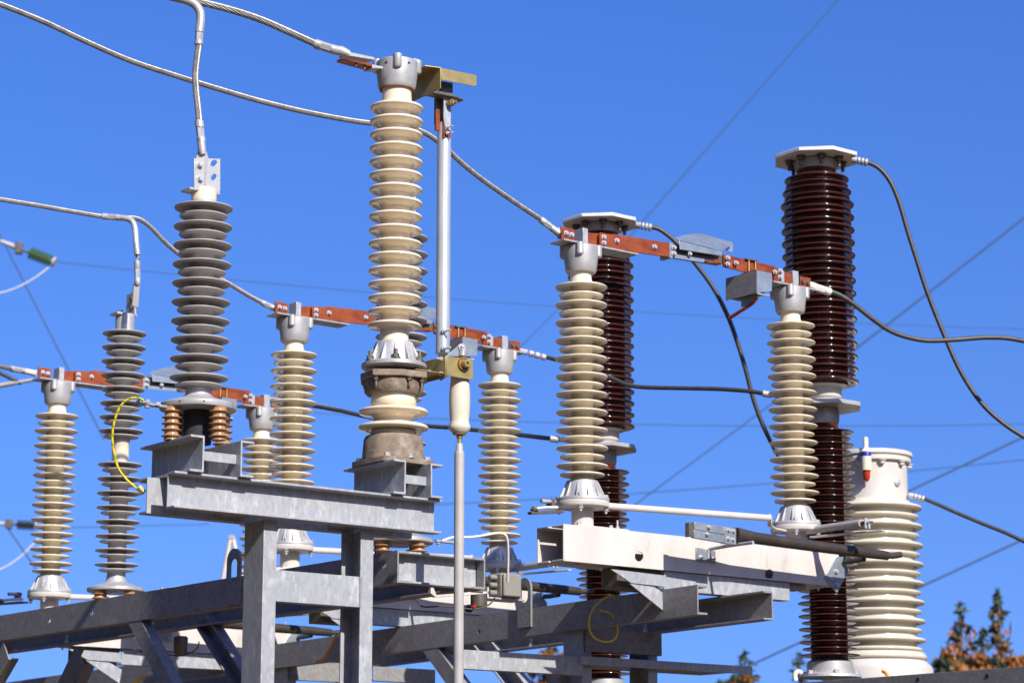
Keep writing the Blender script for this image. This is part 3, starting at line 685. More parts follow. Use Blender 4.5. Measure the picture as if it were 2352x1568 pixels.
# ---- black earthing blade lying in its rest beside the beam
vb = -0.31
def bp(px, py, dv=0.0): return d1(vb + dv, px, py)
bl = thing('earthing_switch', '', 'earthing switch', bp(1880, 1255), 'black earthing switch blades')
mpx = m_per_px(bp(1880, 1255))
cen = [(1688, 1228), (1696, 1229), (1712, 1231.5), (1735, 1235), (1800, 1244), (1900, 1257.5), (2000, 1270), (2038, 1275.5)]
rs = [17, 17.5, 15.5, 13.5, 13.2, 12.8, 12, 10.5]
b = MB(); b.tube([bp(*c) for c in cen], [r * mpx for r in rs], 24); b.build('tube', 'black', bl)
b = MB(); b.tube([bp(2034, 1275, 0.002), bp(2050, 1276), bp(2068, 1273)], [6.5 * mpx, 7.5 * mpx, 7.5 * mpx], 16); b.build('tip', 'black', bl)
b = MB(); b.prism([bp(*q, -0.012) for q in ((1595, 1197.5), (1664, 1208.5), (1664, 1226.5), (1595, 1214.5))], V * 0.022); b.build('contact_jaw', 'sheet', bl, 0.001)
b = MB(); b.prism([bp(*q, -0.012) for q in ((1594, 1216), (1664, 1228), (1664, 1246), (1594, 1234))], V * 0.022); b.build('contact_jaw', 'sheet', bl, 0.001)
b = MB(); b.prism([bp(*q, -0.016) for q in ((1664.5, 1209), (1691, 1212.5), (1691, 1250), (1664.5, 1246.5))], V * 0.03); b.build('end_clamp', 'sheet', bl, 0.001)
b = MB(); b.prism([bp(*q, -0.005) for q in ((1583, 1199), (1594, 1201), (1594, 1231), (1583, 1232))], V * 0.03); b.build('contact_tip', 'dark_bolt', bl, 0.001)
b = MB()
for px, py in ((1628, 1210), (1624, 1226), (1673, 1217), (1684, 1219), (1672, 1236), (1683, 1238.5)): b.bolt(bp(px, py, -0.0165), -V, 0.008)
b.build('clamp_bolt', 'bolt', bl)
b = MB(); b.tube([bp(1985, 1283, 0.06), bp(1955, 1288, 0.16), d1(-0.12, 1940, 1289)], 0.014, 14); b.build('hinge_arm', 'black', bl)
# ---- white coupling rod between the two rotary insulators
cr = thing('coupling_rod', '', 'coupling rod', d1(-0.075, 1580, 1176), 'white coupling rods between insulator feet')
mr = m_per_px(d1(-0.075, 1580, 1176))
b = MB(); b.rod(d1(-0.075, 1392, 1161.5), d1(-0.075, 1766, 1189), 7.8 * mr, 20); b.build('rod', 'paint', cr)
b = MB(); pts = [d1(-0.08, *q) for q in ((1766, 1181), (1772, 1183), (1772, 1205), (1780, 1212), (1806, 1218))]
for a_, c_ in zip(pts, pts[1:]): b.prism([a_ - V * 0.0 + Z * 0.004, c_ + Z * 0.004, c_ - Z * 0.004 + U * 0.004, a_ - Z * 0.004 + U * 0.004], V * 0.03)
b.build('crank', 'paint', cr, 0.001)
# ---- levers at the left foot
lv = thing('drive_lever', '', 'drive lever', d1(-0.03, 1250, 1165), 'drive levers on insulator feet')
b = MB(); b.prism([d1(-0.06, *q) for q in ((1220, 1174), (1275, 1170), (1296, 1173), (1296, 1177), (1222, 1180))], V * 0.03); b.build('arm', 'dark_bolt', lv, 0.001)
b = MB(); b.rod(d1(-0.04, 1243, 1150), d1(-0.04, 1275, 1152), 0.010, 12); b.build('pin', 'galv', lv)
b = MB(); b.lbox(d1(-0.04, 1268, 1154), -0.012, 0.012, -0.012, 0.03, -0.016, 0.016); b.build('pin_block', 'dark_bolt', lv, 0.001)
b = MB(); b.lathe(d1(-0.05, 1227, 1169), [(0.018, -0.008), (0.020, 0), (0.012, 0.006), (0.012, 0.012), (0, 0.012)], 16); b.build('pivot', 'dark_bolt', lv)
b = MB(); b.tube([d1(-0.05, 1227, 1168), d1(-0.05, 1255, 1165), d1(-0.05, 1280, 1165)], 0.008, 10); b.build('link', 'paint', lv)
# ---- drive pipe jutting forward at the right foot
dp = thing('drive_pipe', '', 'drive pipe', A1 + U * SP, 'white drive pipes jutting forward')
z0 = C1.z(1160) - 0.012
pA_ = loc(V3((A1.x, A1.y, z0)), SP + 0.02, -0.12, 0); tt_ = lx(pA_, -V, 1978)
b = MB(); b.rod(pA_, pA_ - V * tt_, 9 * m_per_px(pA_), 18); b.build('pipe', 'conduit', dp)
pe = pA_ - V * tt_
b = MB(); b.rod(pe, pe - V * 0.03, 0.009, 12); b.build('threaded_end', 'rust', dp)
b = MB(); b.prism([pe - V * 0.03 + U * a_ + Z * c_ for a_, c_ in ((-0.01, 0.022), (0.028, 0.022), (0.03, -0.03), (-0.01, -0.03))], -V * 0.006); b.bolt(pe - V * 0.036 + U * 0.005, -V, 0.009, stud=0.03); b.build('clevis', 'galv', dp, 0.0008)
q0 = loc(V3((A1.x, A1.y, z0 - 0.036)), SP + 0.0, -0.11, 0); q1 = loc(q0, 0.09, -0.42, 0)
sd_ = (q1 - q0).normalized().cross(Z) * 0.016
b = MB(); b.prism([q0 + sd_, q1 + sd_, q1 - sd_, q0 - sd_], -Z * 0.008); b.build('flat_bar', 'paint', dp, 0.001)

# ---- copper arms on top
arm = thing('copper_arm', '', 'copper contact arm', d1(0, 1336, 560), GA)
zc = C1.z(567.5)                                        # top of the cap
Oc = V3((A1.x, A1.y, zc))
def bar(name, pts, v0, th, m='copper', par=arm, bev=0.0012): return MB().prism([d1(v0, *q) for q in pts], V * th).build(name, m, par, bev)
def bolts(lst, v0, r=0.0105, par=arm, m='bolt', ax=None):
    b = MB()
    for px, py in lst: b.bolt(d1(v0, px, py), ax or -V, r)
    b.build('bolt', m, par)
MB().lbox(Oc, -0.15, 0.33, -0.055, 0.055, 0.001, 0.009).build('carrier_plate', 'galv', arm, 0.001)
bar('terminal', ((1290, 519.5), (1320, 527.5), (1320, 562), (1290, 553)), -0.032, 0.012)
bolts(((1300, 536), (1312.5, 540)), -0.033)
b = MB(); c0 = d1(-0.03, 1339, 523); c1_ = d1(-0.03, 1339, 563)
b.box((c0 + c1_) / 2 + U * 0.014 + V * 0.035, U * 0.016, V * 0.038, Z * ((c0 - c1_).length / 2)); b.build('clamp_block', 'galv', arm, 0.002)
for k, dv in enumerate((-0.02, -0.005, 0.01)): bar('flexible_strip', ((1349, 534.5 + k), (1381, 536.5 + k), (1381, 569), (1349, 563)), dv, 0.006)
bar('joint_plate', ((1378, 534), (1410, 539), (1410, 571), (1378, 566)), -0.045, 0.012)
bolts(((1386.5, 545), (1386.5, 558.5)), -0.046)
L1 = ((1408, 537), (1543, 558.5), (1543, 591), (1408, 571.5))
bar('copper_bar', L1, -0.036, 0.012); bar('copper_bar', L1, 0.026, 0.012)
bolts(((1416.5, 553.5), (1503, 567.5)), -0.037)
bolts(((1547.5, 569), (1547.5, 583)), -0.042)
MB().prism([d1(-0.04, *q) for q in ((1538.5, 557), (1545.5, 558), (1545.5, 593), (1538.5, 592))], V * 0.075).build('end_spacer', 'sheet', arm, 0.001)
# contact housing in the middle
bar('jaw_core', ((1545, 560), (1660, 584), (1660, 606), (1545, 588)), -0.02, 0.05, 'dark_bolt')
bar('jaw_plate', ((1560.2, 551.8), (1599.6, 558.8), (1658.7, 578.5), (1658.7, 588), (1561.4, 572.4)), -0.052, 0.004, 'sheet')
bar('jaw_plate', ((1549, 583.4), (1617.9, 594.7), (1617.9, 603.4), (1549, 592.6)), -0.045, 0.004, 'sheet')
bar('jaw_finger', ((1624.2, 603.8), (1645.3, 595.4), (1655, 596), (1654.8, 604.8)), -0.04, 0.03)
bolts(((1584, 583.5),), -0.055, 0.009)
r_a = d1(0.02, 1544, 549); r_b = d1(0.06, 1606.7, 537.5); r_c = d1(0.06, 1683.3, 556); 
hd = thing('rain_hood', '', 'rain hood', d1(0, 1610, 550), 'zinc hoods over the disconnector contacts')
hv_ = 0.09
k0 = d1(-0.055, 1556, 550.5); k1 = d1(-0.055, 1660, 577)
k2 = d1(0.075, 1546, 547.5); k3 = d1(0.075, 1608, 537.0); k4 = d1(0.075, 1684, 556)
MB().prism([k0, k1, d1(0.05, 1684, 558), k3, d1(0.06, 1575, 540.5), k2], Z * 0.003).build('roof', 'sheet', hd, 0)
MB().prism([d1(0.078, *q) for q in ((1606.7, 537.7), (1683.6, 556), (1683.0, 579.5), (1658.7, 571.5))], V * 0.003).build('back_flap', 'sheet', hd, 0)
# right arm
arm2 = thing('copper_arm', '', 'copper contact arm', d1(0, 1828, 650), GA)
Oc2 = Oc + U * SP
MB().lbox(Oc2, -0.17, 0.16, -0.055, 0.055, 0.001, 0.009).build('carrier_plate', 'galv', arm2, 0.001)
L2 = ((1663, 584), (1781, 611.5), (1781, 642), (1663, 612.5))
bar('copper_bar', L2, -0.036, 0.012, 'copper', arm2); bar('copper_bar', L2, 0.026, 0.012, 'copper', arm2)
bolts(((1671, 593), (1671, 607), (1690, 604.5), (1779, 625), (1791.5, 622.5), (1791.5, 637)), -0.047, 0.0105, arm2)
bar('joint_plate', ((1778, 613.5), (1794, 617), (1794, 648), (1778, 643)), -0.046, 0.012, 'copper', arm2)
bar('joint_plate', ((1794.5, 621), (1801.5, 622.5), (1801.5, 648), (1794.5, 646.5)), -0.047, 0.02, 'galv', arm2)
for k, dv in enumerate((-0.02, -0.005, 0.01)): bar('flexible_strip', ((1796, 624 + k), (1822, 630 + k), (1822, 660), (1796, 652)), dv, 0.006, 'copper', arm2)
b = MB(); c0 = d1(-0.03, 1821, 621); c1_ = d1(-0.03, 1821, 657)
b.box((c0 + c1_) / 2 + U * 0.02 + V * 0.025, U * 0.021, V * 0.028, Z * ((c0 - c1_).length / 2)); b.build('clamp_block', 'galv', arm2, 0.002)
b = MB(); b.cut(); b.lathe(d1(-0.031, 1830, 636), [(0.007, 0), (0.007, 0.0015), (0, 0.0015)], 14, -V); b.build('painted_clamp_hole', 'dark', arm2)  # dark disc painted as the shade of a hole
bar('terminal', ((1838, 634), (1862, 638.5), (1862, 664), (1838, 659)), -0.012, 0.012, 'copper', arm2)
bolts(((1843, 647), (1854, 651)), -0.013, 0.0105, arm2, 'dark_bolt')
MB().prism([d1(-0.05, *q) for q in ((1714, 592.5), (1741, 597), (1741, 600), (1714, 595.5))], V * 0.09).build('stirrup_plate', 'dark_bolt', arm2, 0.0008)
b = MB(); b.cut(); b.rod(d1(-0.043, 1720, 594), d1(-0.043, 1720, 623), 0.0045, 10); b.cut(); b.rod(d1(-0.043, 1735, 597), d1(-0.043, 1735, 626), 0.0045, 10); b.build('stirrup_rod', 'olive', arm2)
# earthing contact under the right arm
ec = thing('earthing_contact', '', 'earthing contact', d1(-0.1, 1740, 650), 'grey sheet earthing contacts under copper arms')
vc = -0.16
t0, t1_ = d1(vc, 1738.8, 620.5), d1(vc, 1738.8, 672)
lb_ = lx(t0, V, 1668)
MB().prism([t0, t1_, t1_ + V * lb_, t0 + V * lb_], -U * 0.003).build('side_sheet', 'galv_dull', ec, 0)
MB().prism([d1(vc, *q) for q in ((1739.3, 620.5), (1773, 628), (1773, 668), (1739.3, 672))], V * 0.003).build('front_sheet', 'sheet', ec, 0)
MB().prism([t0 + Z * 0.001 - U*0.003, t0 + U * 0.085 + Z * 0.001, t0 + U * 0.085 + V * 0.12 + Z * 0.001, t0 + V * 0.12 + Z * 0.001 - U*0.003], Z * 0.003).build('top_tab', 'copper', ec, 0)
b = MB(); b.prism([t1_ + V * 0.05 + U * 0.03, t1_ + V * 0.05 + U * 0.03 - Z * 0.045, t1_ + V * 0.15 + U * 0.03 - Z * 0.045, t1_ + V * 0.15 + U * 0.03], U * 0.003); b.build('inner_sheet', 'sheet', ec, 0)
b = MB(); b.lbox(t1_, 0.004, 0.075, 0.02, 0.2, 0.0, 0.05); b.build('contact_core', 'dark_bolt', ec, 0.002)
hk = [t1_ + U * 0.03 + V * 0.03 + Z * 0.01, t1_ + U * 0.028 + V * 0.035 - Z * 0.02, t1_ + U * 0.022 + V * 0.065 - Z * 0.045, t1_ + U * 0.01 + V * 0.13 - Z * 0.07, t1_ + V * 0.21 - Z * 0.098]
b = MB(); b.tube(smooth_path(hk, 0.012), 0.0095, 12); b.build('horn', 'copper', ec)
b = MB(); b.rod(t1_ - V * 0.0 - Z * 0.004 + U * 0.0, t1_ + U * 0.085 - Z * 0.004, 0.0045, 10); b.build('split_pin', 'bolt', ec)

# ---- copies for the two phases behind
zcap = C1.z(567.5)
base_pt = V3((A1.x, A1.y, zcap)); px0, py0 = proj(base_pt)
off2 = P(677, 732.5, 12.75) - base_pt
off3 = P(134, 879, 13.9) - base_pt
two = lambda n: [n + ' of the nearest disconnector, between the two front cream columns on the right', n + ' of the middle disconnector, crossing behind the tallest insulator', n + ' of the farthest disconnector at the left edge']
def three(o, labels):
    o['label'] = labels[0]; dup(o, off2, labels[1]); dup(o, off3, labels[2])
three(ra, [L_ROT[0], L_ROT[2], L_ROT[4]]); three(rb, [L_ROT[1], L_ROT[3], L_ROT[5]])
three(db, ['white beam with two round holes under the right pair of cream columns', 'white beam mostly hidden behind grey channels in the lower middle', 'white beam seen in pieces through the struts at lower left'])
three(bl, ['long black earthing blade with zinc jaws beside the right white beam', 'black earthing blade partly hidden behind the lifting lug in the lower middle', 'black earthing blade low on the left behind the front frame post'])
three(cr, ['white coupling rod between the feet of the two right cream columns', 'white coupling rod seen through the opening of the front frame', 'white coupling rod between the leftmost cream column and the two-part grey arrester'])
three(lv, ['drive lever on the foot of the cream column before the left brown pole', 'drive lever on a column foot hidden behind the front frame upright', 'drive lever on the foot of the leftmost cream column'])
three(dp, ['white drive pipe jutting forward above the black blade at right', 'white drive pipe jutting forward behind the lifting lug in the middle', 'white drive pipe jutting forward behind the front frame at left'])
three(arm, ['left copper arm of the right disconnector, in front of the left brown pole', 'left copper arm behind the tallest insulator, ending at the middle left column', 'copper arm starting on the leftmost cream column'])
three(arm2, ['copper arm ending in front of the taller brown pole', 'copper arm ending right of the white porcelain handle', 'copper arm between the grey arrester and the column behind the frame'])
three(hd, ['zinc rain hood over the right disconnector contact, against open sky', 'zinc rain hood partly hidden behind the tallest insulator', 'zinc rain hood behind the large grey arrester at left'])
three(ec, ['grey earthing contact box hanging under the right copper arm', 'grey earthing contact box behind the hinge bracket', 'grey earthing contact box behind the large arrester flange'])

# ================================================================== LONG STEEL BEAMS OF THE YARD STRUCTURE
def vbeam(E, h, ln, uoff, label1, label2, lug=None, holes=(), V=V):
    """two channels along V; E is the top near corner of the left one"""
    t = thing('steel_beam', label1, 'steel beam', E + V * 1.0, 'long galvanised channel beams')
    prof = cprof(h, 0.065, 0.008, 0.010)
    if holes:
        b = MB(); out = [(0, 0), (ln, 0), (ln, -h), (0, -h)]
        hl = []
        for px, py in holes:
            q = onplane(px, py, E, U); a, c = (q - E).dot(V), q.z - E.z
            hl.append([(a + 0.013 * math.cos(2 * math.pi * k / 16), c + 0.013 * math.sin(2 * math.pi * k / 16)) for k in range(16)])
        b.plate(out, hl, E, V, Z, U * 0.008); b.build('web', 'galv_dull', t, 0)
        b = MB(); b.prism([E + U * a + Z * c for a, c in ((0.008, -0.001), (0.065, -0.001), (0.065, -0.011), (0.008, -0.011))], V * ln); b.build('flange', 'galv_dull', t, 0.001)
        b = MB(); b.prism([E + U * a + Z * (c - h) for a, c in ((0.008, 0.011), (0.065, 0.011), (0.065, 0.001), (0.008, 0.001))], V * ln); b.build('flange', 'galv_dull', t, 0.001)
    else:
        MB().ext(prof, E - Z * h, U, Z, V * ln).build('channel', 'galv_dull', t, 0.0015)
    if lug:
        pxl, pxr, pyt, pyb, hy0, hy1 = lug
        o = onplane((pxl + pxr) / 2, pyb, E - U * 0.012, U)
        a1 = abs(lx(o, V, pxl) - lx(o, V, pxr)) / 2
        zt = onplane((pxl + pxr) / 2, pyt, E - U * 0.012, U).z - o.z
        out = [(-a1, 0), (a1, 0)] + [(a1 * math.cos(k * math.pi / 12), zt - a1 + a1 * math.sin(k * math.pi / 12)) for k in range(13)]
        ztop = zt; hh = []
        h0 = onplane((pxl + pxr) / 2, hy1, E, U).z - o.z; h1 = onplane((pxl + pxr) / 2, hy0, E, U).z - o.z; rr = a1 * 0.56
        hh = [(rr * math.cos(k * math.pi / 10), h1 - rr + rr * math.sin(k * math.pi / 10)) for k in range(11)] + [(-rr * math.cos(k * math.pi / 10), h0 + rr - rr * math.sin(k * math.pi / 10)) for k in range(11)]
        MB().plate(out, [hh], o, V, Z, U * 0.0115).build('lifting_lug', 'galv_dull', t, 0.001)
    E2 = E + U * uoff
    t2 = thing('steel_beam', label2, 'steel beam', E2 + V * 1.0, 'long galvanised channel beams')
    MB().ext(prof, E2 - Z * h, -U, Z, V * ln).build('channel', 'galv_dull', t2, 0.0015)
    b = MB()
    for k in range(5):
        b.bolt(E2 - U * 0.035 - Z * (h - 0.0105) + V * (0.9 + 0.95 * k), Z, 0.013, stud=0.03)
    b.build('beam_bolt', 'bolt', t2)
    return t, t2, E2
EP = P(1601, 1341.8, 11.2); hP = -ly(EP, Z, 1410)
uP = lx(EP, U, 1775)
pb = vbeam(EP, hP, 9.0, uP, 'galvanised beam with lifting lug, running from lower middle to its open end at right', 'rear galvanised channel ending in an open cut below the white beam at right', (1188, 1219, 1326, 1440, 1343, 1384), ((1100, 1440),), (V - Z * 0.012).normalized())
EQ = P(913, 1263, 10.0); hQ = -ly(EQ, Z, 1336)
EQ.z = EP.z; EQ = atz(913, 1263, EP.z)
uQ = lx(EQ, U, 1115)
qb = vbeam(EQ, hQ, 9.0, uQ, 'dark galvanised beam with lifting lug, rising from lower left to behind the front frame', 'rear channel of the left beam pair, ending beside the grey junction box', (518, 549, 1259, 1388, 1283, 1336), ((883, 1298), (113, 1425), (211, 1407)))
endt = thing('end_channel', 'short galvanised channel closing the left beam pair under the brown insulator feet', 'steel channel', EQ + U * uQ / 2)
MB().ext(cprof(hQ - 0.002, 0.055, 0.007, 0.009), EQ + U * 0.012 + V * 0.06 - Z * (hQ - 0.0025), -V, Z, U * (uQ - 0.024)).build('channel', 'galv', endt, 0.0015)
b = MB(); q = EQ + U * 0.19 + V * 0.02 - Z * (hQ + 0.001)
b.prism([q, q - Z * 0.03, q - Z * 0.045 + U * 0.025, q + U * 0.30 - Z * 0.012, q + U * 0.30 - Z * 0.002, q + U * 0.03 - Z * 0.035 , q + U * 0.012], V * 0.02); b.build('wire_hook', 'paint', endt, 0.001)

def brace(E, u0, p_top, p_bot, wpx, name, label, shift=0.0, m='galv_dull', side=1):
    """strut in the plane u = u0 through two picture points of its left edge"""
    pl = E + U * u0
    a = onplane(*p_top, pl, U) + V * shift; c = onplane(*p_bot, pl, U) + V * shift
    d = (c - a).normalized(); c = a + d * 3.2
    n = d.cross(U).normalized()
    if n.dot(V) > 0: n = -n
    w = wpx * m_per_px(a) / 0.62
    prof = cprof(w, 0.06, 0.007, 0.009)
    t = thing('brace', label, 'brace', a, 'slanting braces under the long beams')
    k = (a.z - (E.z - hP - 0.003)) / -d.z if d.z else 0
    a2 = a + d * 0.0
    a2 = a2 - d * 0.05; ZZ = c - a2
    MB().ext(prof, a2, U * side, n, ZZ).build('channel', m, t, 0.0015)
    return t
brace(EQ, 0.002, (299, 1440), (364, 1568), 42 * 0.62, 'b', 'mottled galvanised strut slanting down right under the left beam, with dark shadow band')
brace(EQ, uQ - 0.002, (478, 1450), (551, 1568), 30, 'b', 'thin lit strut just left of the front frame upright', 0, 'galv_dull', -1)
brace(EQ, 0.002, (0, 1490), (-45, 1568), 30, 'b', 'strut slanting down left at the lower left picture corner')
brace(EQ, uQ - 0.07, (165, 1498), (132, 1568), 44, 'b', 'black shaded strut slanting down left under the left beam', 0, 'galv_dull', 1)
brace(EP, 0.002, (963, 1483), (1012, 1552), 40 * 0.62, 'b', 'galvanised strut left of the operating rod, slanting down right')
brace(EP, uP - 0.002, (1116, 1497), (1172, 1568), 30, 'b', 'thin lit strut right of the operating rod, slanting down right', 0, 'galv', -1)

# portal under the right beam pair
Tp = atz(1337, 1441, EP.z - hP)
port = thing('steel_portal', 'galvanised portal with two uprights under the right beam pair', 'support frame', V3((Tp.x, Tp.y, 0)))
hz_ = Tp.z - 0.003
uu2 = lx(Tp, U, 1509)
prof = cprof(0.15, 0.062, 0.008, 0.010)
MB().ext(prof, V3((Tp.x, Tp.y, 0)), U, V, Z * hz_).build('post', 'galv', port, 0.0015)
MB().ext(prof, V3((Tp.x, Tp.y, 0)) + U * uu2, -U, V, Z * hz_).build('post', 'galv', port, 0.0015)
hc = -ly(Tp, Z, 1493)
MB().ext(cprof(hc, 0.05, 0.007, 0.009), Tp - V * 0.012 + U * 0.012 - Z * (hc + 0.003), V, Z, U * (uu2 + 0.01)).build('crosspiece', 'galv_dull', port, 0.0015)
# steel platform behind it
pl0 = P(1726, 1539, 12.6)
pf_ = thing('steel_platform', 'flat galvanised platform edge jutting right below the beams, spruce behind', 'platform', pl0)
lu = lx(pl0, U, 1330)
MB().box(pl0 + U * lu / 2 + V * 0.2 - Z * 0.0, U * (-lu / 2), V * 0.2, Z * 0.004).build('deck', 'galv_dull', pf_, 0.001)
MB().box(pl0 + U * lu / 2 - V * 0.004, U * (-lu / 2), V * 0.0035, Z * 0.021).build('edge_strip', 'galv', pf_, 0.001)
MB().box(pl0 + U * (lu * 0.95) + V * 0.2 - Z * (pl0.z / 2 + 0.003), U * 0.06, V * 0.06, Z * (pl0.z / 2 - 0.003)).build('post', 'galv_dull', pf_, 0.001)

qa = onplane(1062, 1497, pl0, V)
ql = (qa - pl0).dot(U); qr = lx(pl0, U, 1440)
b = MB(); b.ext(cprof(0.092, 0.05, 0.007, 0.009), pl0 + U * ql + V * 0.002 - Z * 0.075, V, Z, U * (lx(pl0, U, 1340) - ql)); b.build('edge_channel', 'galv', pf_, 0.0015)
kv = lx(Tp, V, 661)
port2 = dup(port, V * kv, 'galvanised portal seen inside the opening of the front frame')
tie = thing('tie_channel', 'low cross channel between the struts left of the operating rod', 'steel channel', P(925, 1545, 12.6))
b = MB(); tq = P(857, 1529, 12.4); b.ext(cprof(0.075, 0.05, 0.007, 0.009), tq - Z * 0.075, V, Z, U * lx(tq, U, 1000)); b.build('channel', 'galv_dull', tie, 0.0015)

# ================================================================== TWO-PART GREY ARRESTERS
zA2 = EP.z + 0.088
f2 = atz(265.5, 1356, zA2); K = At(f2)
a2 = thing('surge_arrester', 'slim grey arrester in two stacked parts, second column from the left', 'surge arrester', f2, 'two-part grey arresters')
prof = [(K.r(20.5, 765), K.z(764))]
for k in range(8):
    y = 767 + 32 * k; prof += shed(K.r(21, y), K.r(50, y), K.z(y), K.r(5, y), K.r(2.4, y), K.r(1.5, y))
    y += 12.3; prof += shed(K.r(21, y), K.r(40.5, y), K.z(y), K.r(4, y), K.r(2.4, y), K.r(1.4, y))
prof += [(K.r(20, 1010), K.z(1012))]
MB().lathe(K.o, prof, 56).build('upper_stack', 'grey_rubber', a2, angle=88)
prof = [(K.r(20.5, 1062), K.z(1061))]
for k in range(8):
    y = 1067.5 + 32.8 * k; prof += shed(K.r(21, y), K.r(50, y), K.z(y), K.r(5, y), K.r(2.4, y), K.r(1.5, y))
    y += 12.5; prof += shed(K.r(21, y), K.r(40.5, y), K.z(y), K.r(4, y), K.r(2.4, y), K.r(1.4, y))
prof += [(K.r(21, 1318), K.z(1320))]
MB().lathe(K.o, prof, 56).build('lower_stack', 'grey_rubber', a2, angle=88)
MB().lathe(K.o, K.pr([(20.2, 1011), (21, 1013), (21, 1020), (19.5, 1022), (19.5, 1058), (20.2, 1061.5)]), 40).build('joint_sleeve', 'pale', a2)
MB().lathe(K.o, K.pr([(0, 727), (21.5, 727), (22, 732), (21, 764.5), (0, 764.5)]), 40).build('top_cap', 'alu', a2)
MB().lathe(K.o, K.pr([(21.2, 1319), (22, 1330), (26, 1337), (60, 1349), (65, 1351), (65.5, 1357), (64, 1359), (0, 1359)]), 56).build('base_flange', 'alu', a2, 0.001)
zfl = K.z(1359.5); zs = EP.z + 0.002
for k in range(4):
    a = math.atan2(-1, 0) - R(38) + k * math.pi / 2; e = V3((math.cos(a), math.sin(a), 0)) * K.r(48, 1350)
    pr = [(0.030, zfl)]; hh = zfl - zs
    for j in range(3): pr += shed(0.027, 0.042, zfl - hh * (j + 0.75) / 3.4, 0.007, 0.004, 0.002)
    pr += [(0.03, zs)]
    MB().lathe(K.o + e, pr, 28).build('insulating_foot', 'tan', a2)
b = MB(); q = K.o + Z * (K.z(727) + 0.001)
b.box(q + Z * 0.006 - U * 0.01, U * 0.06, V * 0.04, Z * 0.006); b.build('top_plate', 'alu', a2, 0.001)
b = MB(); b.box(q + Z * 0.07 + U * 0.035 , U * 0.006, V * 0.045, Z * 0.062); b.build('top_plate', 'alu', a2, 0.001)
b = MB(); b.bolt(q + Z * 0.05 + U * 0.028 - V * 0.02, -U, 0.011); b.bolt(q + Z * 0.1 + U * 0.028 - V * 0.02, -U, 0.011); b.bolt(q + Z * 0.013 - U * 0.03, Z, 0.013); b.build('plate_bolt', 'dark_bolt', a2)
f3 = atz(917, 1245, zA2)
a3 = dup(a2, f3 - f2, 'grey arrester hidden behind the tallest insulator, only shed edges and flange showing')
lead3 = thing('earth_lead', 'white insulated wire looping from the hidden arrester flange to the junction box', 'earth wire', P(1050, 1225, 10.2))
MB().tube(path([(1015, 1242), (1030, 1236), (1045, 1233), (1080, 1233), (1110, 1229), (1140, 1224), (1158, 1226), (1165, 1238), (1167, 1270), (1166, 1335)], 10.25, 10.5, 0.012), 0.0058, 10).build('sheath', 'white_wire', lead3)
b = MB(); b.prism([P(1003, 1238, 10.25), P(1050, 1243, 10.25), P(1050, 1248, 10.25), P(1003, 1243, 10.25)], V * 0.025); b.bolt(P(1010, 1243, 10.25) + V * 0.01, -Z, 0.009, stud=0.01); b.build('lug', 'galv', lead3, 0.0008)
lead2 = thing('earth_lead', 'white insulated wire running right from the slim arrester flange over the left beam', 'earth wire', P(380, 1355, 12.0))
MB().tube(path([(375, 1356), (395, 1350), (425, 1346), (455, 1346), (490, 1352)], 12.15, 12.0, 0.012), 0.0058, 10).build('sheath', 'white_wire', lead2)
b = MB(); b.prism([P(330, 1362, 12.15), P(372, 1356, 12.15), P(372, 1361, 12.15), P(330, 1366, 12.15)], V * 0.025); b.bolt(P(365, 1357, 12.15) + V * 0.01, Z, 0.009); b.bolt(P(374, 1353, 12.15) + V * 0.01, Z, 0.009); b.build('lug', 'galv', lead2, 0.0008)
# junction box on the beam end
jb = P(1150, 1345, 10.75)
box_ = thing('junction_box', 'beige grey plastic junction box beside the open channel end in the middle', 'junction box', jb)
s_ = m_per_px(jb)
MB().box(jb + U * 0.02, U * 0.055, V * 0.05, Z * 0.056).build('housing', 'box', box_, 0.010)
MB().box(jb + U * 0.02 - V * 0.058, U * 0.051, V * 0.007, Z * 0.052).build('lid', 'box', box_, 0.006)
b = MB()
for dz in (-0.035, 0.0, 0.035): b.cut(); b.lathe(jb - U * 0.036 + Z * dz - V * 0.01, [(0.012, 0), (0.012, 0.035), (0.009, 0.037), (0, 0.037)], 14, -U)
b.build('cable_gland', 'box', box_)
MB().box(jb + U * 0.0 - Z * 0.062 + V * 0.01, U * 0.11, V * 0.05, Z * 0.004).build('mounting_plate', 'galv', box_, 0.001)
sn = thing('surge_counter', 'small dark counter with red indicator hanging under the channel end', 'counter', P(1110, 1385, 10.6))
b = MB(); b.lathe(P(1100, 1365, 10.6), [(0.035, -0.055), (0.038, -0.04), (0.038, 0.035), (0.03, 0.04), (0, 0.04)], 20, Z); b.build('body', 'dark_bolt', sn)
b = MB(); b.prism([P(1088, 1392, 10.53), P(1094, 1386, 10.53), P(1095, 1392, 10.53), P(1088, 1396, 10.53)], V * 0.02); b.build('indicator', 'red', sn)
wl = thing('control_wire', 'thin brown wire sagging below the counter and junction box', 'wire', P(1050, 1400, 10.5))
MB().tube(path([(958, 1375), (962, 1386), (975, 1393), (1020, 1391), (1060, 1395), (1085, 1398), (1110, 1394), (1128, 1384), (1136, 1372)], 10.4, 10.6, 0.012), 0.0035, 8).build('sheath', 'bark', wl)
wl2 = thing('control_wire', 'thin brown wire sagging below the left beam, left of the front frame', 'wire', P(420, 1500, 12.5))
MB().tube(path([(305, 1478), (308, 1490), (318, 1495), (340, 1496), (375, 1500), (410, 1505), (440, 1497), (455, 1484), (457, 1472)], 12.3, 12.3, 0.012), 0.0035, 8).build('sheath', 'bark', wl2)
sn2 = thing('surge_counter', 'small dark counter hanging under the left beam near the front upright', 'counter', P(415, 1480, 12.3))
b = MB(); b.lathe(P(415, 1478, 12.3), [(0.025, -0.06), (0.035, -0.04), (0.038, 0.03), (0.03, 0.04), (0, 0.04)], 20, Z); b.build('body', 'dark_bolt', sn2)
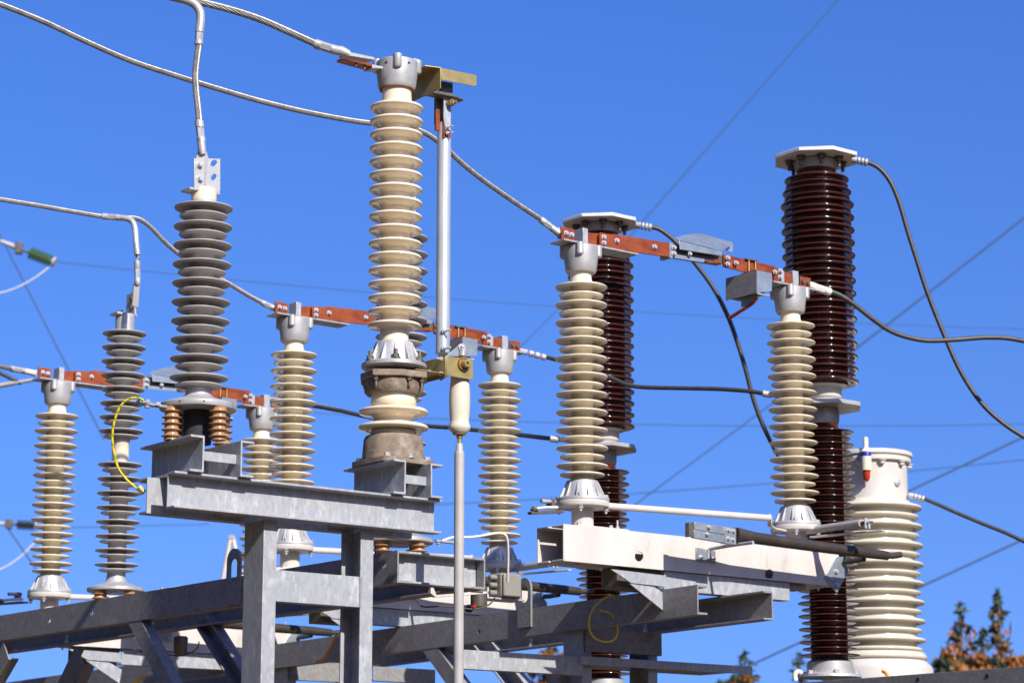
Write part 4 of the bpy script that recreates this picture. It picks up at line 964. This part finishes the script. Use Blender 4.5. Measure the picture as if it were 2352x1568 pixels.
yr = thing('yellow_wire', 'yellow wire bent into a hanging ring on the right beam', 'wire', P(1385, 1420, 11.4))
MB().tube(path([(1412, 1366), (1390, 1372), (1368, 1390), (1355, 1415), (1353, 1440), (1362, 1460), (1380, 1471), (1402, 1472), (1415, 1463), (1419, 1445), (1415, 1425), (1402, 1408), (1378, 1400)], 11.68, 11.68, 0.01), 0.0045, 10).build('sheath', 'yellow', yr)
oy = thing('orange_wire', 'short orange wire end below the left beam struts', 'wire', P(325, 1558, 11.9))
MB().tube(path([(300, 1572), (325, 1556), (340, 1549)], 15.1, 15.1, 0.01), 0.010, 10).build('sheath', 'orange', oy)
MB().tube(path([(340, 1549), (350, 1543)], 15.1, 15.1, 0.01), 0.013, 10).build('ferrule', 'bolt', oy)
oy2 = thing('orange_wire', 'dark yellow wire inside the opening of the front frame', 'wire', P(735, 1480, 11.9))
MB().tube(path([(775, 1452), (760, 1485), (748, 1505), (738, 1516), (725, 1518)], 13.55, 13.55, 0.01), 0.0075, 10).build('sheath', 'orange', oy2)

# ================================================================== DARK BROWN BREAKER POLES
B0 = P(1874, 372, 13.0); Bc = At(B0)
pole = thing('breaker_pole', 'taller dark brown ribbed breaker pole on the right, behind the cream column', 'breaker pole', V3((B0.x, B0.y, Bc.z(1552))), 'dark brown breaker poles')
def brown(y0, y1, rc0, rc1, rl0, rl1, n, ramp, tp=4.2, bt=3.0, lp=2.6):
    prof = []
    for k in range(n):
        t = k / (n - 1); y = y0 + (y1 - y0) * t
        rc = rc0 + (rc1 - rc0) * t; rl = rl0 + (rl1 - rl0) * t
        if ramp and k < 4: rl *= 0.88 + 0.03 * k
        rt = rl if k % 2 == 0 else rl - 0.52 * (rl - rc) * 0.55
        prof += shed(Bc.r(rc, y), Bc.r(rt, y), Bc.z(y), Bc.r(tp, y), Bc.r(bt, y), Bc.r(lp, y))
    return prof
prof = [(Bc.r(45, 392), Bc.z(389)), (Bc.r(46, 402), Bc.z(406)), (Bc.r(60, 408), Bc.z(409.5))] + brown(416, 880, 60, 60, 84, 84, 33, True) + [(Bc.r(60, 886), Bc.z(889))]
MB().lathe(Bc.o, prof, 64).build('upper_porcelain', 'brown', pole, angle=88)
prof = [(Bc.r(34, 975), Bc.z(974)), (Bc.r(35, 985), Bc.z(988))] + brown(995, 1505, 43, 43, 69, 70, 35, False, 6.5, 1.2, 1.5) + [(Bc.r(43, 1510), Bc.z(1525))]
MB().lathe(Bc.o, prof, 64).build('lower_porcelain', 'brown', pole, angle=88)
MB().lathe(Bc.o, Bc.pr([(0, 373), (50, 373), (50, 378), (49, 386), (46, 391), (45, 394), (0, 394)]), 48).build('cap', 'cap_grey', pole, 0.002)
oc = []
for k, (a, rr) in enumerate([(R(22.5 + 45 * k), 1.0) for k in range(8)]):
    aa = rotU + a
    oc.append(Bc.o + V3((math.cos(aa), math.sin(aa), 0)) * Bc.r(100, 350) + Z * Bc.z(371))
MB().prism(oc, Z * Bc.r(9, 350)).build('top_plate', 'bright', pole, 0.003)
MB().lathe(Bc.o, [(Bc.r(45, 350), Bc.z(371) + Bc.r(8.2, 350)), (Bc.r(44, 350), Bc.z(361)), (0, Bc.z(361))], 40).build('top_disc', 'bright', pole, 0.002)
b = MB()
for k in range(8):
    a = rotU + k * math.pi / 4 + 0.2; e = V3((math.cos(a), math.sin(a), 0)) * Bc.r(62, 360)
    b.bolt(Bc.o + e + Z * (Bc.z(371) - 0.001), -Z, 0.02, stud=0.03)
b.build('plate_bolt', 'dark_bolt', pole)
MB().lathe(Bc.o, Bc.pr([(60.5, 888), (52, 890), (44, 893), (44, 915), (40, 920), (40, 926), (0, 926)]), 48).build('middle_flange', 'cap_grey', pole, 0.002)
oc = [Bc.o + V3((math.cos(rotU + R(22.5 + 45 * k)), math.sin(rotU + R(22.5 + 45 * k)), 0)) * Bc.r(92, 935) + Z * Bc.z(940) for k in range(8)]
MB().prism(oc, Z * Bc.r(10, 935)).build('middle_plate', 'alu', pole, 0.003)
MB().lathe(Bc.o, Bc.pr([(0, 941), (35, 941), (37, 945), (37, 968), (34.5, 975), (0, 975)]), 40).build('neck_ring', 'alu', pole, 0.001)
MB().lathe(Bc.o, Bc.pr([(43.2, 1516), (48, 1517), (53, 1521), (54, 1545), (70, 1549), (72, 1556), (0, 1556)]), 48).build('base_casting', 'alu', pole, 0.002)
b = MB()
for k in range(6):
    a = math.atan2(-1, 0) + 0.1 + k * math.pi / 3; e = V3((math.cos(a), math.sin(a), 0)) * Bc.r(62, 1550); b.bolt(Bc.o + e + Z * Bc.z(1549.5), Z, 0.016)
b.build('base_bolt', 'bolt', pole)
hk = V3((Bc.o.x, Bc.o.y, Bc.z(1548)))
MB().tube(smooth_path([P(1827, 1562, 12.7), P(1826, 1548, 12.7), P(1833, 1541, 12.7), P(1842, 1546, 12.7)], 0.01), 0.014, 12).build('lifting_hook', 'white_wire', pole)
tpz = Bc.z(350)
offA = atz(1379, 499, tpz) - atz(1874, 350, tpz); offA.z = 0
poleA = dup(pole, offA, 'dark brown ribbed breaker pole behind the left copper arm and cream column')
# beams that carry the poles
RB = P(1880, 1563.5, 12.72)
rb_ = thing('steel_beam', 'dark grey beam rising to the right along the lower right picture edge', 'steel beam', RB, 'long galvanised channel beams')
MB().ext(cprof(0.2, 0.07, 0.008, 0.011), RB - Z * 0.2 - V * 5, U, Z, V * 9).build('channel', 'galv_dull', rb_, 0.0015)
b = MB()
for px, py in ((2108, 1556), (2267, 1548)):
    b.cut(); q = onplane(px, py + 4, RB, U); b.lathe(q, [(0.012, 0.0), (0.012, 0.0015), (0, 0.0015)], 14, -U)
b.build('painted_bolt_hole', 'dark', rb_)  # hole shade painted as dark discs on the web
rp = V3((Bc.o.x, Bc.o.y, 0))
u_far = (rp - RB).dot(U) * 2
rb2 = thing('steel_beam', 'far twin of the beam under the brown breaker poles', 'steel beam', RB + U * u_far, 'long galvanised channel beams')
MB().ext(cprof(0.2, 0.07, 0.008, 0.011), RB + U * u_far - Z * 0.2 - V * 5, -U, Z, V * 9).build('channel', 'galv_dull', rb2, 0.0015)

# ================================================================== WHITE OIL-FILLED INSTRUMENT TRANSFORMER
T0 = P(2003, 1165, 15.0); Tc = At(T0)
tank = thing('instrument_transformer', 'fat white ribbed transformer column with lidded head at the right', 'transformer', V3((T0.x, T0.y, Tc.z(1600))))
prof = [(Tc.r(84, 1155), Tc.z(1152))]
for k in range(8):
    y = 1169 + 43.3 * k; prof += shed(Tc.r(92, y), Tc.r(113, y), Tc.z(y), Tc.r(9, y), Tc.r(5, y), Tc.r(4.2, y))
    y += 21; prof += shed(Tc.r(92, y), Tc.r(105, y), Tc.z(y), Tc.r(6, y), Tc.r(5, y), Tc.r(4, y))
prof += [(Tc.r(108, 1505), Tc.z(1500)), (Tc.r(115, 1512), Tc.z(1510)), (Tc.r(115, 1515), Tc.z(1513)), (Tc.r(112, 1518), Tc.z(1517))]
MB().lathe(Tc.o, prof, 80).build('porcelain_body', 'white_porcelain', tank, angle=88)
MB().lathe(Tc.o, Tc.pr([(0, 1060), (83, 1060), (82, 1066), (82, 1153), (0, 1153)]), 64).build('head', 'paint', tank, 0.001)
MB().lathe(Tc.o, Tc.pr([(0, 1041), (88, 1042), (94.5, 1044), (95.5, 1048), (95, 1053), (92, 1055), (0, 1055)]), 72).build('lid', 'paint', tank, 0.001)
MB().lathe(Tc.o, Tc.pr([(83, 1055.6), (91, 1056), (91, 1066), (88, 1067.5), (82.3, 1068)]), 64).build('head_flange', 'paint', tank, 0.001)
b = MB()
for k in range(10):
    a = math.atan2(-1, 0) + 0.15 + k * math.pi / 5; e = V3((math.cos(a), math.sin(a), 0))
    b.bolt(Tc.o + e * Tc.r(87, 1066) + Z * Tc.z(1068.5), -Z, 0.019)
b.build('lid_bolt', 'paint', tank)
b = MB(); a = math.atan2(-1, 0) + 0.62; e = V3((math.cos(a), math.sin(a), 0)); b.lathe(Tc.o + e * Tc.r(81.5, 1118) + Z * Tc.z(1118), [(0.022, 0), (0.022, 0.012), (0.014, 0.016), (0, 0.016)], 16, e); b.build('drain_plug', 'bolt', tank)
MB().lathe(Tc.o, Tc.pr([(108, 1518), (112, 1520), (124, 1532), (127, 1540), (127, 1600), (0, 1600)]), 72).build('base_tank', 'paint', tank, 0.002)
br = P(1990, 1070, T0.y - Tc.r(98, 1080)); Br = At(br)
bt = thing('silica_breather', 'breather bottle with blue band and red filling on the white transformer head', 'breather', V3((br.x, br.y, Br.z(1100))))
s_ = m_per_px(br)
MB().lathe(Br.o, [(0, Br.z(1003)), (5 * s_, Br.z(1004)), (5.8 * s_, Br.z(1008)), (5.8 * s_, Br.z(1026)), (7 * s_, Br.z(1030)), (14 * s_, Br.z(1036)), (14 * s_, Br.z(1038)), (11 * s_, Br.z(1039)), (0, Br.z(1039))], 28).build('cap', 'white_wire', bt)
MB().lathe(Br.o, [(11.6 * s_, Br.z(1039)), (12 * s_, Br.z(1040)), (12 * s_, Br.z(1048)), (0, Br.z(1048))], 28).build('band', 'blue', bt)
MB().lathe(Br.o, [(12 * s_, Br.z(1048.1)), (12.3 * s_, Br.z(1060)), (12 * s_, Br.z(1080)), (0, Br.z(1081))], 28).build('jar', 'pale', bt)
MB().lathe(Br.o, [(9 * s_, Br.z(1081)), (8.5 * s_, Br.z(1086)), (8 * s_, Br.z(1098)), (5 * s_, Br.z(1103)), (2 * s_, Br.z(1105)), (0, Br.z(1107))], 24).build('filling', 'red', bt)
MB().lathe(Br.o + U * 8 * s_ - V * 2 * s_, [(2.2 * s_, Br.z(1080)), (2.2 * s_, Br.z(1101)), (0, Br.z(1101))], 12).build('side_tube', 'white_wire', bt)
b = MB(); b.lbox(V3((br.x, br.y, Br.z(1060))), -0.02, 0.02, 0.01, Tc.r(20, 1060), -0.01, 0.01); b.build('holder', 'paint', bt, 0.002)
sup = thing('transformer_stand', 'steel stand under the white transformer, below the picture', 'stand', V3((T0.x, T0.y, 0)))
b = MB(); zt_ = Tc.z(1600) - 0.002
b.lbox(V3((T0.x, T0.y, 0)), -0.3, 0.3, -0.3, 0.3, zt_ - 0.05, zt_); b.build('top_frame', 'galv_dull', sup, 0.002)
for sx in (-1, 1):
    for sy in (-1, 1): MB().lbox(V3((T0.x, T0.y, 0)), sx * 0.24 - 0.04, sx * 0.24 + 0.04, sy * 0.24 - 0.04, sy * 0.24 + 0.04, 0, zt_ - 0.051).build('leg', 'galv_dull', sup, 0.001)
yw = thing('yellow_wire', 'short yellow wire in front of the white transformer base', 'wire', P(2040, 1555, 13.5))
MB().tube(path([(2028, 1540), (2036, 1546), (2040, 1556), (2043, 1566)], 13.6, 13.5, 0.01), 0.010, 10).build('sheath', 'orange', yw)

# ================================================================== CABLES
def sleeve(b, p, q, r, n=16):                            # crimped compression sleeve, hexagonal in the middle
    d = q - p; L = d.length; ax = d.normalized()
    b.lathe(p, [(r * 0.86, -0.002), (r * 1.12, 0), (r * 1.12, L * 0.28), (r * 1.0, L * 0.30)], n, ax)
    b.lathe(p, [(r * 1.02, L * 0.3), (r * 1.02, L * 0.72)], 6, ax)
    b.lathe(p, [(r, L * 0.72), (r * 1.1, L * 0.74), (r * 1.1, L * 0.92), (r * 0.7, L)], n, ax); return b
def cable(label, pts, y0, y1, rpx, m='strand', strands=11, twist=None, step=0.012):
    pth = path(pts, y0, y1, step); r = rpx * m_per_px(pth[len(pth) // 2])
    t = thing('power_cable', label, 'cable', pth[len(pth) // 2], 'stranded cables to the insulators')
    MB().tube(pth, r, 14, strands, twist if twist is not None else 1.0 / (r * 3.6)).build('conductor', m, t)
    t['r'] = 0; del t['r']
    return t, r
def ends(t, m, r, lst, y, name='sleeve'):
    for (a, c) in lst:
        b = MB(); sleeve(b, P(*a, y), P(*c, y), r * 1.25); b.build(name, m, t)
# top cable to the tall insulator, with its tee and dropper to the arrester
t, r = cable('thick stranded cable from the top edge to the tall insulator cap', [(360, -22), (400, -8), (440, 2), (480, 10), (540, 26), (600, 46), (660, 72), (726, 102)], 9.0, 9.25, 8.0)
b = MB(); sleeve(b, P(724, 101, 9.25), P(775, 117, 9.25), r * 1.3); b.build('sleeve', 'alu', t)
b = MB(); b.tube([P(768, 115, 9.25), P(785, 118, 9.25), P(800, 124, 9.25), P(806, 127, 9.25)], [r * 1.35, r * 1.5, r * 1.1, r * 0.6], 16)
b.prism([P(795, 118, 9.24), P(860, 132, 9.24), P(860, 138, 9.24), P(795, 127, 9.24)], V * 0.05); b.build('lug', 'alu', t, 0.0008)
t, r = cable('stranded dropper hanging from a bent tube to the large grey arrester', [(457, 100), (453, 130), (449, 165), (449, 190), (452, 225), (456, 260), (458, 285)], 8.97, 8.97, 7.2, 'strand', 11)
b = MB(); b.tube(path([(372, -14), (400, -6), (428, 1), (448, 11), (459, 27), (461, 45), (459, 66)], 8.97, 8.97, 0.01), r * 1.42, 20); b.build('bent_tube', 'alu', t)
ends(t, 'alu', r, [((459, 62), (456, 106)), ((457.5, 278), (463, 330))], 8.97)
b = MB(); b.tube([P(462.5, 326, 8.97), P(464, 345, 8.97), P(466, 356, 8.97)], [r * 1.25, r * 1.35, r * 1.0], 14)
b.prism([P(457, 348, 8.97), P(474, 348, 8.97), P(479, 364, 8.97), P(472, 424, 8.97), P(447, 420, 8.97), P(448, 366, 8.97)], V * 0.008); b.build('lug', 'alu', t, 0.001)
# long cable of the nearest phase
t, r = cable('long stranded cable from the upper left corner behind the tall insulator to the right disconnector', [(-40, -5), (0, 10), (100, 50), (200, 97), (300, 140), (400, 173), (500, 204), (600, 233), (700, 257), (800, 276), (860, 284), (930, 290), (980, 308), (1020, 337), (1060, 374), (1110, 414), (1180, 463), (1248, 508)], 9.9, 11.2, 6.0)
b = MB(); sleeve(b, P(1243, 505, 11.2), P(1276, 530, 11.2), r * 1.3); b.build('sleeve', 'alu', t)
b = MB(); b.tube([P(1272, 527, 11.2), P(1284, 536, 11.2), P(1291, 541, 11.2)], [r * 1.4, r * 1.6, r * 1.2], 14); b.prism([P(1282, 522, 11.2), P(1308, 530, 11.2), P(1308, 548, 11.2), P(1284, 548, 11.2)], V * 0.012); b.build('lug', 'alu', t, 0.001)
# cable of the middle phase with its dropper
t, r = cable('stranded cable entering at middle left and ending at the middle disconnector', [(-40, 452), (0, 458), (80, 471), (160, 485), (240, 498), (290, 500), (318, 503), (345, 521), (375, 552), (405, 579), (450, 611), (500, 637), (540, 660), (575, 681), (606, 697)], 12.0, 12.75, 5.0)
b = MB(); sleeve(b, P(236, 497, 12.2), P(278, 500, 12.2), r * 1.35); b.build('sleeve', 'alu', t)
b = MB(); sleeve(b, P(602, 695, 12.7), P(630, 708, 12.7), r * 1.3); b.build('sleeve', 'alu', t)
b = MB(); b.tube([P(627, 706, 12.7), P(640, 713, 12.7)], [r * 1.4, r * 1.3], 14); b.build('lug', 'alu', t)
td = thing('cable_dropper', 'bent tube dropper ending on the slim grey arrester at left', 'cable', P(314, 580, 12.15))
b = MB(); b.tube(path([(276, 500), (292, 502), (304, 509), (310, 524), (312, 545), (313, 560)], 12.2, 12.15, 0.01), r * 1.35, 16); b.build('bent_tube', 'alu', td)
b = MB(); b.tube([P(313, 558, 12.15), P(315.5, 585, 12.15)], r * 1.35, 14); b.build('sleeve', 'alu', td)
b = MB(); b.tube([P(315.5, 585, 12.15), P(315, 602, 12.15)], r * 1.0, 14, 9, 50); b.build('conductor', 'strand', td)
b = MB(); sleeve(b, P(315, 600, 12.15), P(316, 655, 12.15), r * 1.25); b.build('sleeve', 'alu', td)
b = MB(); b.prism([P(308, 652, 12.15), P(321, 650, 12.15), P(318, 706, 12.15), P(304, 702, 12.15)], V * 0.012); b.build('lug', 'conduit', td, 0.001)
# far phase at the left edge
t, r = cable('short cable entering at the left edge to the leftmost copper arm', [(-50, 826), (0, 841), (30, 848)], 14.3, 14.5, 5.0)
b = MB(); sleeve(b, P(24, 846, 14.5), P(62, 853, 14.5), r * 1.3); b.build('sleeve', 'alu', t)
b = MB(); b.tube([P(58, 852, 14.5), P(84, 858, 14.5)], [r * 1.3, r * 1.5], 14); b.build('lug', 'white_wire', t)
# jumpers on the right of each phase
def lug_chain(t, a, c, y, r, m='alu'):
    pa, pc = P(*a, y), P(*c, y); d = pc - pa
    b = MB(); b.tube([pa, pa + d * 0.3], [r * 1.2, r * 1.5], 12); b.build('lug', m, t)
    for k in (0.34, 0.56, 0.78):
        b = MB(); b.lathe(pa + d * k, [(r * 1.3, 0), (r * 1.65, d.length * 0.05), (r * 1.65, d.length * 0.13), (r * 1.2, d.length * 0.19)], 10, d); b.build('clamp_screw', m, t)
yC = (A1 + U * SP).y
t, r = cable('dark cable curving from the right copper arm end out of the right edge', [(1900, 668), (1925, 676), (1955, 694), (2000, 729), (2040, 757), (2080, 773), (2130, 782), (2190, 780), (2260, 775), (2310, 776), (2352, 783), (2400, 792)], 12.3, 12.6, 5.6, 'strand_dark', 0)
b = MB(); sleeve(b, P(1858, 655, 12.25), P(1910, 672, 12.25), r * 1.5); b.build('sleeve', 'white_wire', t)
t, r = cable('dark cable from the middle disconnector behind the right cream columns to the taller pole', [(1250, 819), (1285, 828), (1340, 845), (1400, 866), (1440, 883), (1480, 889), (1560, 891), (1650, 893), (1720, 898), (1762, 905), (1800, 912), (1840, 918)], 13.8, 12.9, 5.0, 'strand_dark', 0)
lug_chain(t, (1192, 804), (1256, 822), 13.75, r)
b = MB(); b.lathe(P(1752, 903, 12.95), [(r * 1.5, 0), (r * 1.5, 0.05)], 14, P(1776, 907, 12.95) - P(1752, 903, 12.95)); b.build('clamp', 'alu', t)
t, r = cable('cable from the far disconnector passing behind the short stub insulator to the left pole', [(620, 917), (680, 926), (725, 932), (780, 942), (830, 954), (900, 968), (985, 978), (1040, 982), (1110, 989), (1190, 998), (1240, 1004), (1290, 1010), (1340, 1018)], 15.2, 13.9, 5.0, 'strand_dark', 0)
b = MB(); b.tube(path([(606, 914), (640, 920), (725, 932), (780, 942)], 15.15, 15.0, 0.02), r * 1.12, 14); b.build('armour_sleeve', 'conduit', t)
b = MB(); b.lathe(P(1264, 1007, 14.0), [(r * 1.5, 0), (r * 1.5, 0.05)], 14, P(1290, 1010, 14.0) - P(1264, 1007, 14.0)); b.build('clamp', 'alu', t)
t, r = cable('black cable arching from the taller brown pole down to the right edge', [(1985, 372), (2003, 377), (2022, 389), (2042, 413), (2057, 443), (2070, 480), (2085, 532), (2104, 592), (2130, 672), (2168, 768), (2208, 856), (2255, 926), (2305, 972), (2352, 1003), (2400, 1030)], 12.9, 12.9, 5.2, 'strand_dark', 0)
lug_chain(t, (1956, 366), (1994, 374), 12.9, r * 1.1)
t, r = cable('black cable arching from the left brown pole down behind the right cream column', [(1492, 521), (1515, 527), (1545, 549), (1575, 580), (1604, 614), (1640, 664), (1672, 727), (1695, 790), (1713, 850), (1730, 915), (1752, 975), (1778, 1028), (1815, 1090)], 13.9, 14.1, 5.2, 'strand_dark', 0)
lug_chain(t, (1460, 516), (1498, 523), 13.9, r * 1.1)
t, r = cable('black cable leaving the white transformer head towards the right edge', [(2118, 1143), (2150, 1156), (2200, 1178), (2260, 1203), (2310, 1223), (2352, 1243), (2400, 1268)], 14.9, 14.6, 4.6, 'strand_dark', 0)
lug_chain(t, (2086, 1136), (2124, 1146), 14.9, r * 1.1)

# ================================================================== FAR LINE WIRES
def wire(label, a, c, ya, yc, sag=0, r=0.030, m='wire'):
    r *= 0.62
    pts = []
    for k in range(13):
        s = k / 12.0; pts.append((a[0] + (c[0] - a[0]) * s, a[1] + (c[1] - a[1]) * s + sag * 4 * s * (1 - s)))
    pp = [P(x, y, ya + (yc - ya) * k / 12.0) for k, (x, y) in enumerate(pts)]
    o = MB().tube(pp, r, 8).build('line_wire', m); tag(o, label, 'overhead wire', 'far overhead line wires'); return o
wire('blurred far wire falling steeply from the top edge right of centre', (1960, -40), (1440, 550), 60, 60, 0)
wire('faint far wire between the middle and right cream columns', (1440, 550), (1180, 812), 60, 60, 0, 0.02)
wire('blurred far wire crossing behind the curved cables at upper right', (2400, 462), (1940, 820), 55, 55, 2, 0.042)
wire('far wire rising between the two brown poles', (1850, 870), (1380, 1216), 62, 62, 0, 0.03)
wire('near level far wire from the green insulator across the middle', (120, 600), (2400, 757), 45, 60, 24, 0.016)
wire('faint level far wire behind the white handle and cream columns', (720, 948), (2400, 972), 65, 65, 16, 0.02)
wire('far wire crossing low behind the white coupling rod', (950, 1160), (2400, 1050), 65, 65, 12, 0.024)
wire('blurred far wire above the transformer cable at right', (2400, 980), (2060, 1140), 55, 55, 0, 0.042)
wire('blurred far wire falling past the lower part of the white transformer', (2400, 1215), (1690, 1542), 55, 55, 0, 0.042)
wire('blurred far wire falling from the left edge past the leftmost cream column', (-20, 500), (240, 1010), 60, 60, 0, 0.034)
wire('faint far wire below the black insulator string at lower left', (20, 1215), (110, 1345), 45, 45, 0, 0.026)
wire('pale slack jumper under the green glass insulator', (-20, 676), (112, 614), 40, 40, 12, 0.02, 'white_wire')
wire('pale slack jumper at the lower left edge', (-20, 1312), (88, 1235), 45, 45, 14, 0.022, 'white_wire')
wire('faint far wire from the black insulator string to the right', (110, 1212), (480, 1203), 50, 62, 0, 0.016)
def string(label, a, c, y, rpx, m, n):
    pa, pc = P(*a, y), P(*c, y); d = pc - pa; r = rpx * m_per_px(pa)
    t = thing('line_insulator', label, 'line insulator', pa, 'far line insulator strings')
    pr = [(r * 0.25, 0)]; L = d.length
    for k in range(n):
        h = L * (0.08 + 0.86 * (k + 0.5) / n); pr += [(r * 0.35, h - L * 0.35 / n), (r, h - L * 0.1 / n), (r, h + L * 0.05 / n), (r * 0.35, h + L * 0.25 / n)]
    pr += [(r * 0.25, L)]
    MB().lathe(pa, pr, 20, d).build('glass_discs', m, t)
    MB().rod(pc, pc + d * 0.08, r * 0.8, 12).build('clamp', 'conduit', t)
    e = thing('line_clamp', 'blurred pale clamp and shackle left of the ' + ('green' if 'green' in label else 'dark') + ' insulator string', 'clamp', pa - d * 0.5)
    MB().rod(pa - d * 0.35, pa, r * 0.22, 10).build('link', 'dark_bolt', e)
    MB().rod(pa - d * 1.05, pa - d * 0.42, r * 0.3, 12, r * 0.42).build('body', 'cap_grey', e)
    b = MB(); b.box(pa - d * 0.34, V3((0.06, 0, 0)), V3((0, 0.06, 0)), Z * r * 0.9); b.build('shackle', 'dark_bolt', e, 0.01)
string('blurred green glass insulator string at the left edge', (63, 578), (122, 601), 40, 15, 'glass', 7)
string('blurred black insulator string left of the leftmost cream column', (36, 1204), (82, 1207), 45, 12, 'blackish', 7)
lc = thing('line_clamp', 'pale blurred clamp below the leftmost copper terminal', 'clamp', P(30, 880, 20))
MB().rod(P(-30, 890, 20), P(76, 872, 20), 0.024, 12, 0.016).build('body', 'conduit', lc)
MB().rod(P(-20, 846, 20), P(48, 880, 20), 0.018, 10).build('link', 'strand_dark', lc)
# far portal leg left of the frame
fl = thing('far_mast', 'pale blurred mast tip with two legs behind the lifting lug', 'mast', P(533, 1235, 22))
MB().rod(P(530, 1232, 22), P(512, 1330, 22), 0.022, 8).build('leg', 'paint', fl)
MB().rod(P(534, 1232, 22), P(556, 1330, 22), 0.022, 8).build('leg', 'paint', fl)
MB().box(P(532, 1233, 22), V3((0.028, 0, 0)), V3((0, 0.025, 0)), Z * 0.018).build('cap', 'galv', fl)

# ================================================================== TREES
def leafquad(b, c, s, rnd):
    a = V3((rnd.uniform(-1, 1), rnd.uniform(-1, 1), rnd.uniform(-0.6, 0.6))).normalized(); e = a.orthogonal(); q = a.cross(e)
    e = (e * math.cos(rnd.random() * 6) + q * math.sin(rnd.random() * 6)) * s; q = a.cross(e).normalized() * s * rnd.uniform(0.4, 0.8)
    b.add([c - e, c - q * 0.6, c + e, c + q], [(0, 1, 2, 3)])
def spruce(px, py, Y, wbot, label, cones=0.5, seed=1):
    rnd = random.Random(seed); tip = P(px, py, Y); h = tip.z; m = m_per_px(tip)
    t = thing('spruce', label, 'tree', V3((tip.x, tip.y, 0)), 'far spruce trees')
    MB().lathe(V3((tip.x, tip.y, 0)), [(0.16, 0), (0.10, h * 0.6), (0.012, h), (0, h)], 10).build('trunk', 'bark', t)
    g_, c_ = MB(), MB(); z = h
    while z > 1.2:
        d = h - z; rad = min(wbot * m * 0.5 * (d / (170 * m)) ** 0.75 + 0.03, 1.9); nb = 5 + int(rad * 4)
        for k in range(nb):
            a = rnd.uniform(0, 6.28); L = rad * rnd.uniform(0.45, 1.15); e = V3((math.cos(a), math.sin(a), 0))
            for q in range(max(2, int(L / 0.10))):
                s = (q + 1) / max(2, int(L / 0.10)); p = V3((tip.x, tip.y, z)) + e * L * s + Z * (-0.25 * L * s + 0.18 * L * s * s)
                p += V3((rnd.uniform(-1, 1), rnd.uniform(-1, 1), rnd.uniform(-1, 1))) * 0.04
                if rnd.random() < 0.62: leafquad(g_, p, 0.095 + 0.04 * rnd.random(), rnd)
                if rnd.random() < cones * 0.5 and d > 0.35: leafquad(c_, p - Z * 0.05, 0.10, rnd)
        z -= 0.10 + 0.05 * rnd.random() + 0.02 * (d > 3)
    g_.build('crown', 'needles', t, 0, False)
    if c_.f: c_.build('cones', 'cones', t, 0, False)
def shrub(px, py, Y, wpx, label, m='autumn', seed=3):
    rnd = random.Random(seed); top_ = P(px, py, Y); h = top_.z; rad = wpx * m_per_px(top_) / 2
    t = thing('autumn_tree', label, 'tree', V3((top_.x, top_.y, 0)), 'far autumn trees')
    b = MB(); b.lathe(V3((top_.x, top_.y, 0)), [(0.12, 0), (0.07, h * 0.5), (0.02, h * 0.92), (0, h * 0.92)], 10)
    for k in range(5):
        a = k * 1.3 + rnd.random(); b.rod(V3((top_.x, top_.y, h * 0.45)), V3((top_.x + math.cos(a) * rad * 0.6, top_.y + math.sin(a) * rad * 0.6, h * 0.8)), 0.04, 6, 0.012)
    b.build('trunk', 'bark', t)
    b = MB(); gb = MB()
    for k in range(60):
        a = rnd.uniform(0, 6.28); rr = rad * math.sqrt(rnd.random()); zz = h * 0.99 - (h * 0.4) * rnd.random() ** 1.3 - 0.07 * (rr / rad) ** 2 * h
        cl = V3((top_.x + math.cos(a) * rr, top_.y + math.sin(a) * rr, zz)); s = rad * rnd.uniform(0.14, 0.3)
        for q in range(60):
            d = V3((rnd.gauss(0, 1), rnd.gauss(0, 1), rnd.gauss(0, 0.8))) * s * 0.5
            leafquad(gb if (k % 5 < 2) else b, cl + d, 0.09, rnd)
    b.build('crown', m, t, 0, False); gb.build('crown', 'needles', t, 0, False)
spruce(2203, 1390, 60, 110, 'left of the two tall spruces with orange cones at lower right', 0.9, 11)
spruce(2291, 1360, 62, 85, 'tallest spruce with orange cones near the right edge', 1.0, 12)
spruce(2258, 1450, 58, 110, 'shorter spruce between the two tall ones at lower right', 0.9, 13)
spruce(1710, 1497, 65, 130, 'small blurred spruce behind the steel platform edge', 0.5, 14)
spruce(1836, 1505, 75, 110, 'small green spruce top left of the taller brown pole base', 0.05, 15)
shrub(2165, 1494, 57, 90, 'orange autumn tree beside the white transformer base', 'autumn', 21)
shrub(2248, 1502, 55, 110, 'orange autumn tree below the tall spruces', 'autumn', 22)
shrub(2338, 1492, 56, 110, 'orange autumn tree cut by the right edge', 'autumn', 23)
shrub(1262, 1474, 70, 90, 'blurred autumn tree seen below the lifting lug beam', 'autumn', 24)
shrub(1690, 1532, 60, 80, 'low orange tree below the platform edge', 'autumn', 25)
